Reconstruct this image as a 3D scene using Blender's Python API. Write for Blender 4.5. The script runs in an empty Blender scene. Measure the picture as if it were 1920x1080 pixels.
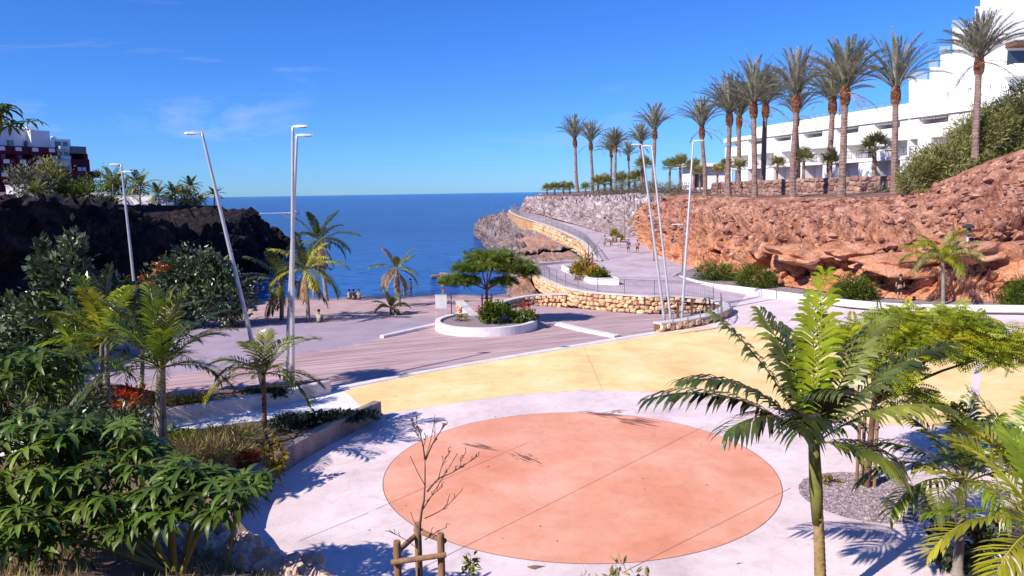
import bpy, math, random
from mathutils import Vector, Matrix, noise
rad = math.radians
V = Vector
RN = random.Random(11)
SC = bpy.context.scene
COL = SC.collection

# ------------------------------------------------------------------ camera
F, CX, CY, EYE = 1400.0, 960.0, 540.0, 8.0
CAMROT = Matrix.Rotation(rad(90 - 7.3), 3, 'X') @ Matrix.Rotation(-0.0158, 3, 'Z')
cd = bpy.data.cameras.new('camera'); cam = bpy.data.objects.new('camera', cd); COL.objects.link(cam)
cam.matrix_world = Matrix.Translation((0, 0, EYE)) @ CAMROT.to_4x4()
cd.sensor_width = 36; cd.lens = 36 * F / 1920; cd.clip_start = 0.1; cd.clip_end = 60000
SC.camera = cam

# ------------------------------------------------------------------ sky, sun, exposure
SUN_EL, SUN_TO = 38.0, 38.0          # elevation; direction the light travels, degrees from +X towards +Y
tx, ty = math.cos(rad(SUN_TO)), math.sin(rad(SUN_TO))
w = bpy.data.worlds.new('World'); SC.world = w; w.use_nodes = True
nt = w.node_tree; nt.nodes.clear()
def wn(t, **k):
    n = nt.nodes.new(t)
    for a, b in k.items(): setattr(n, a, b)
    return n
sky = wn('ShaderNodeTexSky'); sky.sky_type = 'NISHITA'; sky.sun_disc = False
sky.sun_elevation = rad(SUN_EL)
sky.sun_rotation = math.atan2(-tx, -ty)
sky.altitude = 600; sky.air_density = 1.0; sky.dust_density = 0.2; sky.ozone_density = 4.0
hs = wn('ShaderNodeHueSaturation'); hs.inputs['Saturation'].default_value = 1.1; hs.inputs['Value'].default_value = 1.0
nt.links.new(sky.outputs[0], hs.inputs['Color'])
tc = wn('ShaderNodeTexCoord')
mp = wn('ShaderNodeMapping'); mp.inputs['Scale'].default_value = (1.6, 1.6, 9.0); mp.inputs['Rotation'].default_value = (0.0, 0.32, 0.2)
nt.links.new(tc.outputs['Generated'], mp.inputs['Vector'])
n1 = wn('ShaderNodeTexNoise'); n1.inputs['Scale'].default_value = 2.3; n1.inputs['Detail'].default_value = 9; n1.inputs['Roughness'].default_value = 0.62; n1.inputs['Distortion'].default_value = 0.5
nt.links.new(mp.outputs[0], n1.inputs['Vector'])
n2 = wn('ShaderNodeTexNoise'); n2.inputs['Scale'].default_value = 2.6; n2.inputs['Detail'].default_value = 2
nt.links.new(tc.outputs['Generated'], n2.inputs['Vector'])
r1 = wn('ShaderNodeValToRGB'); r1.color_ramp.elements[0].position = 0.53; r1.color_ramp.elements[1].position = 0.78
r2 = wn('ShaderNodeValToRGB'); r2.color_ramp.elements[0].position = 0.48; r2.color_ramp.elements[1].position = 0.66
nt.links.new(n1.outputs[0], r1.inputs[0]); nt.links.new(n2.outputs[0], r2.inputs[0])
mu = wn('ShaderNodeMath', operation='MULTIPLY'); nt.links.new(r1.outputs[0], mu.inputs[0]); nt.links.new(r2.outputs[0], mu.inputs[1])
mu2 = wn('ShaderNodeMath', operation='MULTIPLY'); nt.links.new(mu.outputs[0], mu2.inputs[0]); mu2.inputs[1].default_value = 0.5
mx = wn('ShaderNodeMixRGB'); mx.inputs[2].default_value = (9.0, 9.6, 10.5, 1)
tn = wn('ShaderNodeMixRGB'); tn.blend_type = 'MULTIPLY'; tn.inputs[0].default_value = 1.0; tn.inputs[2].default_value = (0.55, 1.06, 2.0, 1)
nt.links.new(hs.outputs[0], tn.inputs[1])
nt.links.new(mu2.outputs[0], mx.inputs[0]); nt.links.new(tn.outputs[0], mx.inputs[1])
bg = wn('ShaderNodeBackground'); bg.inputs[1].default_value = 0.063
nt.links.new(mx.outputs[0], bg.inputs[0])
wo = wn('ShaderNodeOutputWorld'); nt.links.new(bg.outputs[0], wo.inputs[0])

sl = bpy.data.lights.new('sun', 'SUN'); so = bpy.data.objects.new('sun', sl); COL.objects.link(so)
sl.energy = 5.0; sl.angle = rad(0.5); sl.color = (1.0, 0.93, 0.83)
ldir = V((tx * math.cos(rad(SUN_EL)), ty * math.cos(rad(SUN_EL)), -math.sin(rad(SUN_EL))))
so.rotation_euler = ldir.to_track_quat('-Z', 'Y').to_euler(); so.location = (-30, -30, 60)
vs = SC.view_settings
vs.view_transform = 'Standard'; vs.look = 'None'; vs.gamma = 1.0; vs.use_curve_mapping = False
vs.exposure = 0.42

# ------------------------------------------------------------------ survey: image point + height or distance -> place
def ray(px, py): return CAMROT @ V(((px - CX) / F, -(py - CY) / F, -1.0))
def P(px, py, z=0.0):
    d = ray(px, py); t = (z - EYE) / d.z
    return V((d.x * t, d.y * t, z))
def D(px, py, y):
    d = ray(px, py); t = y / d.y
    return V((d.x * t, y, EYE + d.z * t))

# ------------------------------------------------------------------ materials
MATS = {}
def M(name, cols, scale=2.0, rough=0.85, bump=0.0, bscale=25.0, detail=6, rand=0.0, island=0.0, spec=0.25,
      trans=0.0, stretch=None, lo=0.3, hi=0.7, metal=0.0, rotz=0.0, dirt=0.0):
    if name in MATS: return MATS[name]
    m = bpy.data.materials.new(name); m.use_nodes = True; MATS[name] = m
    t = m.node_tree; N = t.nodes; L = t.links; N.clear()
    out = N.new('ShaderNodeOutputMaterial'); b = N.new('ShaderNodeBsdfPrincipled')
    b.inputs['Roughness'].default_value = rough; b.inputs['Specular IOR Level'].default_value = spec; b.inputs['Metallic'].default_value = metal
    geo = N.new('ShaderNodeNewGeometry'); vec = geo.outputs['Position']
    if stretch:
        q = N.new('ShaderNodeMapping'); q.inputs['Scale'].default_value = stretch; q.inputs['Rotation'].default_value = (0, 0, rotz)
        if rotz:
            q.vector_type = 'TEXTURE'; q.inputs['Scale'].default_value = [1.0 / s for s in stretch]
        L.new(vec, q.inputs[0]); vec = q.outputs[0]
    nz = N.new('ShaderNodeTexNoise'); nz.inputs['Scale'].default_value = scale; nz.inputs['Detail'].default_value = detail; nz.inputs['Roughness'].default_value = 0.6
    L.new(vec, nz.inputs['Vector'])
    cr = N.new('ShaderNodeValToRGB'); el = cr.color_ramp.elements
    while len(el) < len(cols): el.new(0.5)
    for i, c in enumerate(cols):
        el[i].position = lo + (hi - lo) * i / max(1, len(cols) - 1); el[i].color = (*c, 1)
    L.new(nz.outputs[0], cr.inputs[0]); col = cr.outputs[0]
    if dirt:      # worn paving: broad faded patches, trowel streaks and fine grime
        for sc, det, lo2, hi2, dk in ((0.22, 12, .30, .60, 1 - dirt), (1.9, 12, .34, .52, 1 - dirt * .8), (14.0, 6, .30, .46, 1 - dirt * .7)):
            n2_ = N.new('ShaderNodeTexNoise'); n2_.inputs['Scale'].default_value = sc; n2_.inputs['Detail'].default_value = det; n2_.inputs['Roughness'].default_value = .68; n2_.inputs['Distortion'].default_value = 1.2 if sc < 5 else 0
            L.new(geo.outputs['Position'], n2_.inputs['Vector'])
            c2 = N.new('ShaderNodeValToRGB'); c2.color_ramp.elements[0].position = lo2; c2.color_ramp.elements[1].position = hi2; c2.color_ramp.elements[0].color = (dk, dk * .97, dk * .97, 1); L.new(n2_.outputs[0], c2.inputs[0])
            mm_ = N.new('ShaderNodeMixRGB'); mm_.blend_type = 'MULTIPLY'; mm_.inputs[0].default_value = 1; L.new(col, mm_.inputs[1]); L.new(c2.outputs[0], mm_.inputs[2]); col = mm_.outputs[0]
    if rand or island:
        h = N.new('ShaderNodeHueSaturation'); mr = N.new('ShaderNodeMapRange'); a = max(rand, island)
        mr.inputs['To Min'].default_value = 1 - a; mr.inputs['To Max'].default_value = 1 + a
        if rand:
            oi = N.new('ShaderNodeObjectInfo'); L.new(oi.outputs['Random'], mr.inputs[0])
        else: L.new(geo.outputs['Random Per Island'], mr.inputs[0])
        L.new(mr.outputs[0], h.inputs['Value']); L.new(col, h.inputs['Color'])
        m2 = N.new('ShaderNodeMapRange'); m2.inputs['To Min'].default_value = 0.5 - a * 0.05; m2.inputs['To Max'].default_value = 0.5 + a * 0.05
        L.new(mr.inputs[0].links[0].from_socket, m2.inputs[0]); L.new(m2.outputs[0], h.inputs['Hue'])
        col = h.outputs[0]
    L.new(col, b.inputs['Base Color'])
    if bump:
        nb = N.new('ShaderNodeTexNoise'); nb.inputs['Scale'].default_value = bscale; nb.inputs['Detail'].default_value = 5
        L.new(vec, nb.inputs['Vector'])
        bp = N.new('ShaderNodeBump'); bp.inputs['Strength'].default_value = bump; bp.inputs['Distance'].default_value = 0.05
        L.new(nb.outputs[0], bp.inputs['Height']); L.new(bp.outputs[0], b.inputs['Normal'])
    if trans:
        tr = N.new('ShaderNodeBsdfTranslucent'); L.new(col, tr.inputs['Color'])
        ms = N.new('ShaderNodeMixShader'); ms.inputs[0].default_value = trans
        L.new(b.outputs[0], ms.inputs[1]); L.new(tr.outputs[0], ms.inputs[2]); L.new(ms.outputs[0], out.inputs[0])
    else: L.new(b.outputs[0], out.inputs[0])
    return m

def rock_mat(name, low, high, z0, z1, crack=0.5, patch=None, vs_=0.9):
    """broken rock: two soils divided by height with a ragged border, voronoi blocks, fine relief"""
    m = bpy.data.materials.new(name); m.use_nodes = True; t = m.node_tree; N = t.nodes; L = t.links; N.clear()
    out = N.new('ShaderNodeOutputMaterial'); b = N.new('ShaderNodeBsdfPrincipled'); b.inputs['Roughness'].default_value = 0.95; b.inputs['Specular IOR Level'].default_value = 0.1
    g = N.new('ShaderNodeNewGeometry'); pos = g.outputs['Position']
    def ns(s, d=6, r=0.62):
        n = N.new('ShaderNodeTexNoise'); n.inputs['Scale'].default_value = s; n.inputs['Detail'].default_value = d; n.inputs['Roughness'].default_value = r
        L.new(pos, n.inputs['Vector']); return n.outputs[0]
    def ramp(f, cols, lo=0.3, hi=0.7):
        c = N.new('ShaderNodeValToRGB'); e = c.color_ramp.elements
        while len(e) < len(cols): e.new(0.5)
        for i, q in enumerate(cols): e[i].position = lo + (hi - lo) * i / (len(cols) - 1); e[i].color = (*q, 1)
        L.new(f, c.inputs[0]); return c.outputs[0]
    cl = ramp(ns(0.55, 8), low, 0.32, 0.68); ch = ramp(ns(0.8, 9), high, 0.34, 0.66)
    sx = N.new('ShaderNodeSeparateXYZ'); L.new(pos, sx.inputs[0])
    mr = N.new('ShaderNodeMapRange'); mr.inputs[1].default_value = z0; mr.inputs[2].default_value = z1; L.new(sx.outputs[2], mr.inputs[0])
    ad = N.new('ShaderNodeMath'); ad.operation = 'MULTIPLY_ADD'; L.new(ns(0.35, 5), ad.inputs[0]); ad.inputs[1].default_value = 1.6; ad.inputs[2].default_value = -0.8
    a2 = N.new('ShaderNodeMath'); a2.operation = 'ADD'; a2.use_clamp = True; L.new(mr.outputs[0], a2.inputs[0]); L.new(ad.outputs[0], a2.inputs[1])
    mix = N.new('ShaderNodeMixRGB'); L.new(a2.outputs[0], mix.inputs[0]); L.new(cl, mix.inputs[1]); L.new(ch, mix.inputs[2]); col = mix.outputs[0]
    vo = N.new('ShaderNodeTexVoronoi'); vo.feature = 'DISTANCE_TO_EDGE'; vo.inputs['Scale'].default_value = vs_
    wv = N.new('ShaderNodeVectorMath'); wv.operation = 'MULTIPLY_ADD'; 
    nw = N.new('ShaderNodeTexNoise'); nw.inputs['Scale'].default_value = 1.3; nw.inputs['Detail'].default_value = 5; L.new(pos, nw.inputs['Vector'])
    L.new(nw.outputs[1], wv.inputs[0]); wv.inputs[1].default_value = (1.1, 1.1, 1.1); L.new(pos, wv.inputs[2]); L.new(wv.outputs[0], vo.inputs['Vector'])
    ck = ramp(vo.outputs[0], [(0.45, 0.42, 0.42), (1, 1, 1)], 0.0, 0.05)  # block edges darkened in the colour: painted crevice shade
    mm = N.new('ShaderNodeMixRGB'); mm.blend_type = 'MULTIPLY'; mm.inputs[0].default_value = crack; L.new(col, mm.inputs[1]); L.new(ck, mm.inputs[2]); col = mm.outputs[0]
    sp = ramp(ns(7.0, 4, 0.7), [(0.5, 0.46, 0.45), (1, 1, 1), (1.25, 1.2, 1.15)], 0.36, 0.64)
    m3 = N.new('ShaderNodeMixRGB'); m3.blend_type = 'MULTIPLY'; m3.inputs[0].default_value = 0.6; L.new(col, m3.inputs[1]); L.new(sp, m3.inputs[2]); col = m3.outputs[0]
    L.new(col, b.inputs['Base Color'])
    bp = N.new('ShaderNodeBump'); bp.inputs['Strength'].default_value = 0.9; bp.inputs['Distance'].default_value = 0.22; L.new(ns(3.2, 9, 0.7), bp.inputs['Height'])
    L.new(bp.outputs[0], b.inputs['Normal']); L.new(b.outputs[0], out.inputs[0])
    return m

# ------------------------------------------------------------------ mesh helpers
class MB:
    def __init__(s): s.v = []; s.f = []
    def add(s, vs, fs):
        k = len(s.v); s.v.extend(vs); s.f.extend([tuple(i + k for i in f) for f in fs]); return s
    def box(s, c, size, rz=0.0, M3=None):
        c = V(c); hx, hy, hz = size[0] / 2, size[1] / 2, size[2] / 2
        m = M3 if M3 else Matrix.Rotation(rz, 3, 'Z')
        vs = [c + m @ V((x, y, z)) for z in (-hz, hz) for x, y in ((-hx, -hy), (hx, -hy), (hx, hy), (-hx, hy))]
        return s.add(vs, [(3, 2, 1, 0), (4, 5, 6, 7), (0, 1, 5, 4), (1, 2, 6, 5), (2, 3, 7, 6), (3, 0, 4, 7)])
    def tube(s, pts, rr, n=8, cap=True):
        pts = [V(p) for p in pts]; k = len(s.v); m = len(pts)
        if not hasattr(rr, '__len__'): rr = [rr] * m
        up = V((0, 0, 1)); a = None
        for i, p in enumerate(pts):
            t = (pts[min(i + 1, m - 1)] - pts[max(i - 1, 0)])
            if t.length < 1e-9: t = up.copy()
            t.normalize()
            if a is None: a = t.orthogonal().normalized()
            a = (a - t * a.dot(t)); a = a.normalized() if a.length > 1e-6 else t.orthogonal().normalized()
            b = t.cross(a)
            for j in range(n):
                g = 2 * math.pi * j / n
                s.v.append(p + (a * math.cos(g) + b * math.sin(g)) * rr[i])
        for i in range(m - 1):
            for j in range(n):
                j2 = (j + 1) % n
                s.f.append((k + i * n + j, k + i * n + j2, k + (i + 1) * n + j2, k + (i + 1) * n + j))
        if cap:
            s.f.append(tuple(k + j for j in reversed(range(n)))); s.f.append(tuple(k + (m - 1) * n + j for j in range(n)))
        return s
    def prism(s, poly, z0, z1):
        n = len(poly); vs = [V((p[0], p[1], z0)) for p in poly] + [V((p[0], p[1], z1)) for p in poly]
        return s.add(vs, [tuple(reversed(range(n))), tuple(range(n, 2 * n))] + [(i, (i + 1) % n, (i + 1) % n + n, i + n) for i in range(n)])
    def ico(s, c, r, disp=0.2, seed=0, sq=(1, 1, 1), sub=1):
        vs, fs = ico_base(sub); c = V(c)
        q = []
        for p in vs:
            d = 1 + disp * noise.noise(p * 1.7 + V((seed * 3.1, seed * 1.7, seed))) * 2
            q.append(c + V((p.x * sq[0], p.y * sq[1], p.z * sq[2])) * r * d)
        return s.add(q, fs)
    def mesh(s, name, origin=(0, 0, 0), smooth=False):
        o = V(origin); me = bpy.data.meshes.new(name)
        me.from_pydata([tuple(V(p) - o) for p in s.v], [], s.f)
        if smooth: me.polygons.foreach_set('use_smooth', [True] * len(me.polygons))
        me.update(); return me
_ICO = {}
def ico_base(sub):
    if sub in _ICO: return _ICO[sub]
    t = (1 + 5 ** .5) / 2
    vs = [V(p).normalized() for p in [(-1, t, 0), (1, t, 0), (-1, -t, 0), (1, -t, 0), (0, -1, t), (0, 1, t), (0, -1, -t), (0, 1, -t), (t, 0, -1), (t, 0, 1), (-t, 0, -1), (-t, 0, 1)]]
    fs = [(0, 11, 5), (0, 5, 1), (0, 1, 7), (0, 7, 10), (0, 10, 11), (1, 5, 9), (5, 11, 4), (11, 10, 2), (10, 7, 6), (7, 1, 8), (3, 9, 4), (3, 4, 2), (3, 2, 6), (3, 6, 8), (3, 8, 9), (4, 9, 5), (2, 4, 11), (6, 2, 10), (8, 6, 7), (9, 8, 1)]
    for _ in range(sub):
        c = {}; nf = []
        def mid(a, b):
            k = (min(a, b), max(a, b))
            if k not in c: vs.append(((vs[a] + vs[b]) / 2).normalized()); c[k] = len(vs) - 1
            return c[k]
        for a, b, d in fs:
            x, y, z = mid(a, b), mid(b, d), mid(d, a); nf += [(a, x, z), (b, y, x), (d, z, y), (x, y, z)]
        fs = nf
    _ICO[sub] = (vs, fs); return _ICO[sub]

def tag(o, label=None, cat=None, group=None, kind=None):
    if label: o['label'] = label
    if cat: o['category'] = cat
    if group: o['group'] = group
    if kind: o['kind'] = kind
    return o
def obj(name, me, mat, parent=None, loc=(0, 0, 0)):
    o = bpy.data.objects.new(name, me); COL.objects.link(o); o.location = loc
    if mat and not me.materials: me.materials.append(mat)
    if parent: o.parent = parent
    return o
def thing(name, label, cat, loc=(0, 0, 0), rz=0, group=None):
    o = bpy.data.objects.new(name, None); COL.objects.link(o); o.location = loc; o.rotation_euler = (0, 0, rz); o.empty_display_size = 0.3
    return tag(o, label, cat, group)
def part(mb, name, mat, parent, smooth=False, origin=None):
    """mesh given in world coordinates under a thing that is only translated (origin = that thing's place)"""
    org = origin if origin is not None else (0, 0, 0)
    return obj(name, mb.mesh(name, org, smooth), mat, parent)
def solo(mb, name, mat, label, cat, loc=(0, 0, 0), group=None, smooth=False):
    return tag(obj(name, mb.mesh(name, loc, smooth), mat, None, loc), label, cat, group)
def struct(mb, name, mat, smooth=False, parent=None):
    o = obj(name, mb.mesh(name, (0, 0, 0), smooth), mat, parent)
    if not parent: o['kind'] = 'structure'
    return o
def copy_tree(o, parent=None):
    c = o.copy(); COL.objects.link(c); c.parent = parent
    for ch in list(o.children): copy_tree(ch, c)
    return c
def ngon(pts):
    return MB().add([V(p) for p in pts], [tuple(range(len(pts)))])
def crom(pts, n):
    """smooth polyline through pts, n points"""
    pts = [V(p) for p in pts]; m = len(pts) - 1; out = []
    for k in range(n):
        u = k / (n - 1) * m; i = min(int(u), m - 1); t = u - i
        p0, p1, p2, p3 = pts[max(i - 1, 0)], pts[i], pts[i + 1], pts[min(i + 2, m)]
        out.append(0.5 * ((2 * p1) + (p2 - p0) * t + (2 * p0 - 5 * p1 + 4 * p2 - p3) * t * t + (3 * p1 - p0 - 3 * p2 + p3) * t ** 3))
    return out
def resample(pts, step):
    pts = [V(p) for p in pts]; out = [pts[0].copy()]; acc = 0
    for a, b in zip(pts, pts[1:]):
        L = (b - a).length; d = step - acc
        while d <= L:
            out.append(a + (b - a) * (d / L)); d += step
        acc = L - (d - step)
    return out
def ordn(i):
    return ['first', 'second', 'third', 'fourth', 'fifth', 'sixth', 'seventh', 'eighth', 'ninth', 'tenth', 'eleventh', 'twelfth', 'thirteenth', 'fourteenth', 'fifteenth', 'sixteenth', 'seventeenth', 'eighteenth', 'nineteenth', 'twentieth'][i]

# ================================================================== THE SETTING
M('concrete', [(0.57, 0.45, 0.45), (0.76, 0.62, 0.62), (0.83, 0.69, 0.69)], 0.5, 0.9, 0.25, 30, 9, lo=0.25, hi=0.62, dirt=.15)
M('yellow_paint', [(0.78, 0.50, 0.21), (0.86, 0.64, 0.30), (0.90, 0.73, 0.40)], 0.45, 0.9, 0.2, 30, 9, lo=0.3, hi=0.66, dirt=.09)
M('pink_paint', [(0.72, 0.28, 0.17), (0.78, 0.35, 0.23), (0.84, 0.44, 0.32)], 0.4, 0.9, 0.2, 30, 9, lo=0.3, hi=0.66, dirt=.11)
M('kerb', [(0.62, 0.57, 0.60), (0.78, 0.74, 0.76)], 2.0, 0.9, 0.3, 30)
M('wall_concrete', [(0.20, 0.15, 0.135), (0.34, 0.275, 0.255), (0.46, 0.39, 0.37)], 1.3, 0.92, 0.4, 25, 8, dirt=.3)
M('pale_concrete', [(0.56, 0.46, 0.44), (0.72, 0.61, 0.59), (0.78, 0.69, 0.67)], 1.3, 0.92, 0.4, 25, 8, dirt=.2)
M('white_plaster', [(0.70, 0.66, 0.66), (0.80, 0.77, 0.77)], 1.0, 0.9, 0.15, 20)
M('promenade', [(0.46, 0.37, 0.41), (0.58, 0.46, 0.51), (0.64, 0.53, 0.57)], 0.35, 0.9, 0.3, 20, 9, dirt=.25)
M('plank', [(0.33, 0.21, 0.215), (0.48, 0.325, 0.33), (0.60, 0.44, 0.44)], 2.5, 0.8, 0.35, 14, 7, rand=0.1, stretch=(0.12, 1.6, 1.0), rotz=rad(22))
M('joint', [(0.12, 0.08, 0.08), (0.22, 0.15, 0.14)], 5, 0.95)
M('stain', [(0.15, 0.075, 0.075), (0.34, 0.15, 0.13)], 8, 0.95)
M('coping', [(0.50, 0.44, 0.44), (0.66, 0.60, 0.60)], 1.5, 0.9, 0.3, 30)
M('mortar', [(0.13, 0.075, 0.045), (0.22, 0.13, 0.08)], 4, 0.95, 0.5, 20)
M('orange_stone', [(0.52, 0.29, 0.15), (0.68, 0.43, 0.26), (0.78, 0.57, 0.40)], 3.0, 0.92, 0.6, 14, rand=0.25)
M('purple_stone', [(0.16, 0.085, 0.075), (0.27, 0.15, 0.13), (0.36, 0.22, 0.18)], 2.0, 0.92, 0.5, 12, rand=0.4)
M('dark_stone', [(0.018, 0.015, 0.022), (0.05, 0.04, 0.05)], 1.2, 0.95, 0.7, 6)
M('rubble', [(0.34, 0.22, 0.17), (0.52, 0.37, 0.30), (0.62, 0.48, 0.42)], 3.5, 0.95, 0.7, 14, rand=0.2)
M('soil', [(0.07, 0.045, 0.03), (0.17, 0.11, 0.075), (0.26, 0.18, 0.13)], 1.4, 0.97, 0.8, 9, 9)
M('gravel', [(0.12, 0.09, 0.10), (0.30, 0.24, 0.26), (0.48, 0.40, 0.43)], 26, 0.95, 0.8, 40, 3)
M('pebble', [(0.10, 0.075, 0.085), (0.26, 0.20, 0.22), (0.48, 0.40, 0.42)], 9, 0.95, 0, island=0.5)

# sea -------------------------------------------------------------
def sea_mat():
    m = bpy.data.materials.new('sea_water'); m.use_nodes = True; t = m.node_tree; N = t.nodes; L = t.links
    b = N['Principled BSDF']; b.inputs['Roughness'].default_value = 0.15; b.inputs['IOR'].default_value = 1.33; b.inputs['Specular IOR Level'].default_value = 0.06
    g = N.new('ShaderNodeNewGeometry')
    def ns(sc, mapv, det=5):
        q = N.new('ShaderNodeMapping'); q.inputs['Scale'].default_value = mapv; L.new(g.outputs['Position'], q.inputs[0])
        n = N.new('ShaderNodeTexNoise'); n.inputs['Scale'].default_value = sc; n.inputs['Detail'].default_value = det; n.inputs['Roughness'].default_value = 0.65; L.new(q.outputs[0], n.inputs['Vector']); return n.outputs[0]
    cr = N.new('ShaderNodeValToRGB'); e = cr.color_ramp.elements
    e[0].position = 0.38; e[0].color = (0.0005, 0.020, 0.14, 1); e[1].position = 0.68; e[1].color = (0.001, 0.055, 0.32, 1)
    mw = N.new('ShaderNodeMixRGB'); mw.inputs[0].default_value = 0.55; L.new(ns(0.012, (1, 0.35, 1)), mw.inputs[1]); L.new(ns(0.32, (0.5, 1.0, 1), 8), mw.inputs[2]); mw2 = N.new('ShaderNodeMixRGB'); mw2.inputs[0].default_value = 0.5; L.new(mw.outputs[0], mw2.inputs[1]); L.new(ns(1.1, (0.45, 1.0, 1), 5), mw2.inputs[2]); L.new(mw2.outputs[0], cr.inputs[0])  # light and dark of the waves painted in as colour noise
    sp = N.new('ShaderNodeSeparateXYZ'); L.new(g.outputs['Position'], sp.inputs[0]); mr = N.new('ShaderNodeMapRange'); mr.inputs[1].default_value = 70; mr.inputs[2].default_value = 210; mr.inputs[3].default_value = 0.8; mr.inputs[4].default_value = 0.0; L.new(sp.outputs[1], mr.inputs[0])
    c2 = N.new('ShaderNodeValToRGB'); e2 = c2.color_ramp.elements; e2[0].position = .38; e2[0].color = (0.003, 0.045, 0.27, 1); e2[1].position = .64; e2[1].color = (0.05, 0.25, 0.76, 1); L.new(mw2.outputs[0], c2.inputs[0])   # paler water colour towards the beach
    mz = N.new('ShaderNodeMixRGB'); L.new(mr.outputs[0], mz.inputs[0]); L.new(cr.outputs[0], mz.inputs[1]); L.new(c2.outputs[0], mz.inputs[2]); L.new(mz.outputs[0], b.inputs['Base Color'])
    ad = N.new('ShaderNodeMath'); ad.operation = 'ADD'; L.new(ns(0.55, (0.7, 1.5, 1), 7), ad.inputs[0]); L.new(ns(0.09, (0.6, 1.4, 1), 6), ad.inputs[1])
    bp = N.new('ShaderNodeBump'); bp.inputs['Strength'].default_value = 1.0; bp.inputs['Distance'].default_value = 0.9; L.new(ad.outputs[0], bp.inputs['Height']); L.new(bp.outputs[0], b.inputs['Normal'])
    return m
SEA = -2.0
struct(MB().add([V((-40000, -200, SEA)), V((40000, -200, SEA)), V((40000, 45000, SEA)), V((-40000, 45000, SEA))], [(0, 1, 2, 3)]), 'sea', sea_mat())

# ground (bedrock sheet under everything on land) ------------------
g = MB().add([V((-300, -150, -1.2)), V((300, -150, -1.2)), V((300, 46, -1.2)), V((-300, 46, -1.2))], [(0, 1, 2, 3)])
struct(g, 'ground', MATS['soil'])

# beach -------------------------------------------------------------
def beach_z(x, y):
    if y < 45: return -0.24
    return -0.24 - (y - 45) / 29.0 * 1.82 - max(0, y - 74) * 0.12
def sand_mat():
    m = M('sand', [(0.32, 0.25, 0.32), (0.42, 0.34, 0.41)], 0.8, 0.95, 0.45, 16, 9)
    t = m.node_tree; N = t.nodes; L = t.links
    b = [n for n in N if n.type == 'BSDF_PRINCIPLED'][0]; old = b.inputs['Base Color'].links[0].from_socket
    g = N.new('ShaderNodeNewGeometry'); s = N.new('ShaderNodeSeparateXYZ'); L.new(g.outputs['Position'], s.inputs[0])
    nz = N.new('ShaderNodeTexNoise'); nz.inputs['Scale'].default_value = 0.25; nz.inputs['Detail'].default_value = 7; L.new(g.outputs['Position'], nz.inputs['Vector'])
    a = N.new('ShaderNodeMath'); a.operation = 'MULTIPLY_ADD'; L.new(nz.outputs[0], a.inputs[0]); a.inputs[1].default_value = 6; L.new(s.outputs[1], a.inputs[2])
    mr = N.new('ShaderNodeMapRange'); mr.inputs[1].default_value = 53; mr.inputs[2].default_value = 56; L.new(a.outputs[0], mr.inputs[0])
    n3 = N.new('ShaderNodeTexNoise'); n3.inputs['Scale'].default_value = 1.1; n3.inputs['Detail'].default_value = 8; L.new(g.outputs['Position'], n3.inputs['Vector'])
    c3 = N.new('ShaderNodeValToRGB'); e = c3.color_ramp.elements; e[0].position = 0.35; e[0].color = (0.40, 0.26, 0.26, 1); e[1].position = 0.7; e[1].color = (0.58, 0.41, 0.40, 1); L.new(n3.outputs[0], c3.inputs[0])
    wet = N.new('ShaderNodeMapRange'); wet.inputs[1].default_value = -1.95; wet.inputs[2].default_value = -1.72; wet.inputs[3].default_value = 0.45; L.new(s.outputs[2], wet.inputs[0])
    mx_ = N.new('ShaderNodeMixRGB'); L.new(mr.outputs[0], mx_.inputs[0]); L.new(old, mx_.inputs[1]); L.new(c3.outputs[0], mx_.inputs[2])
    wm = N.new('ShaderNodeMixRGB'); wm.blend_type = 'MULTIPLY'; wm.inputs[0].default_value = 1; L.new(mx_.outputs[0], wm.inputs[1]); L.new(wet.outputs[0], wm.inputs[2]); L.new(wm.outputs[0], b.inputs['Base Color'])
    return m
mb = MB(); nx, ny = 90, 90
for j in range(ny + 1):
    for i in range(nx + 1):
        x = -34 + 44 * i / nx; y = 26 + 58 * j / ny
        mb.v.append(V((x, y, beach_z(x, y) + 0.10 * noise.fractal(V((x * 0.35, y * 0.35, 3)), 0.9, 2, 5) * (1 if y > 50 else 0.25))))
for j in range(ny):
    for i in range(nx):
        k = j * (nx + 1) + i; mb.f.append((k, k + 1, k + nx + 2, k + nx + 1))
struct(mb, 'beach', sand_mat(), True)

# plaza: concrete sheet, painted areas ------------------------------
deck_near = [P(380, 790), P(480, 757), P(560, 741), P(632, 727), P(760, 701), P(900, 676), P(1100, 643), P(1232, 621)]
plaza_poly = [V((40, 60, 0)), V((32, 60, 0)), P(1700, 548), P(1500, 545), P(1400, 545), P(1366, 589), P(1300, 612), P(1236, 621)] + list(reversed(deck_near[1:-1])) + [P(380, 790), V((-26, 27, 0)), V((-26, 12, 0)), V((60, 12, 0)), V((60, 60, 0))]
pz = MB().add([V(p) for p in plaza_poly] + [V((p[0], p[1], -1.0)) for p in plaza_poly], [tuple(range(len(plaza_poly)))] + [(i, i + len(plaza_poly), (i + 1) % len(plaza_poly) + len(plaza_poly), (i + 1) % len(plaza_poly)) for i in range(len(plaza_poly))])
plaza = struct(pz, 'plaza_pavement', MATS['concrete'])
yel = [P(640, 732), P(760, 706), P(900, 681), P(1100, 648), P(1233, 626.5), P(1300, 618), P(1360, 614), P(1412, 613.5), P(1500, 627), P(1600, 645), P(1700, 658), P(1800, 668), P(1930, 678), P(2150, 690),
       P(2150, 830), P(1930, 812), P(1800, 800), P(1660, 797), P(1560, 785), P(1430, 762), P(1330, 746), P(1230, 735), P(1100, 731), P(960, 741), P(850, 756), P(740, 772), P(712, 778), P(690, 772), P(660, 748)]
struct(ngon([V((p.x, p.y, 0.004)) for p in yel]), 'yellow_painted_paving', MATS['yellow_paint'])
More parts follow.
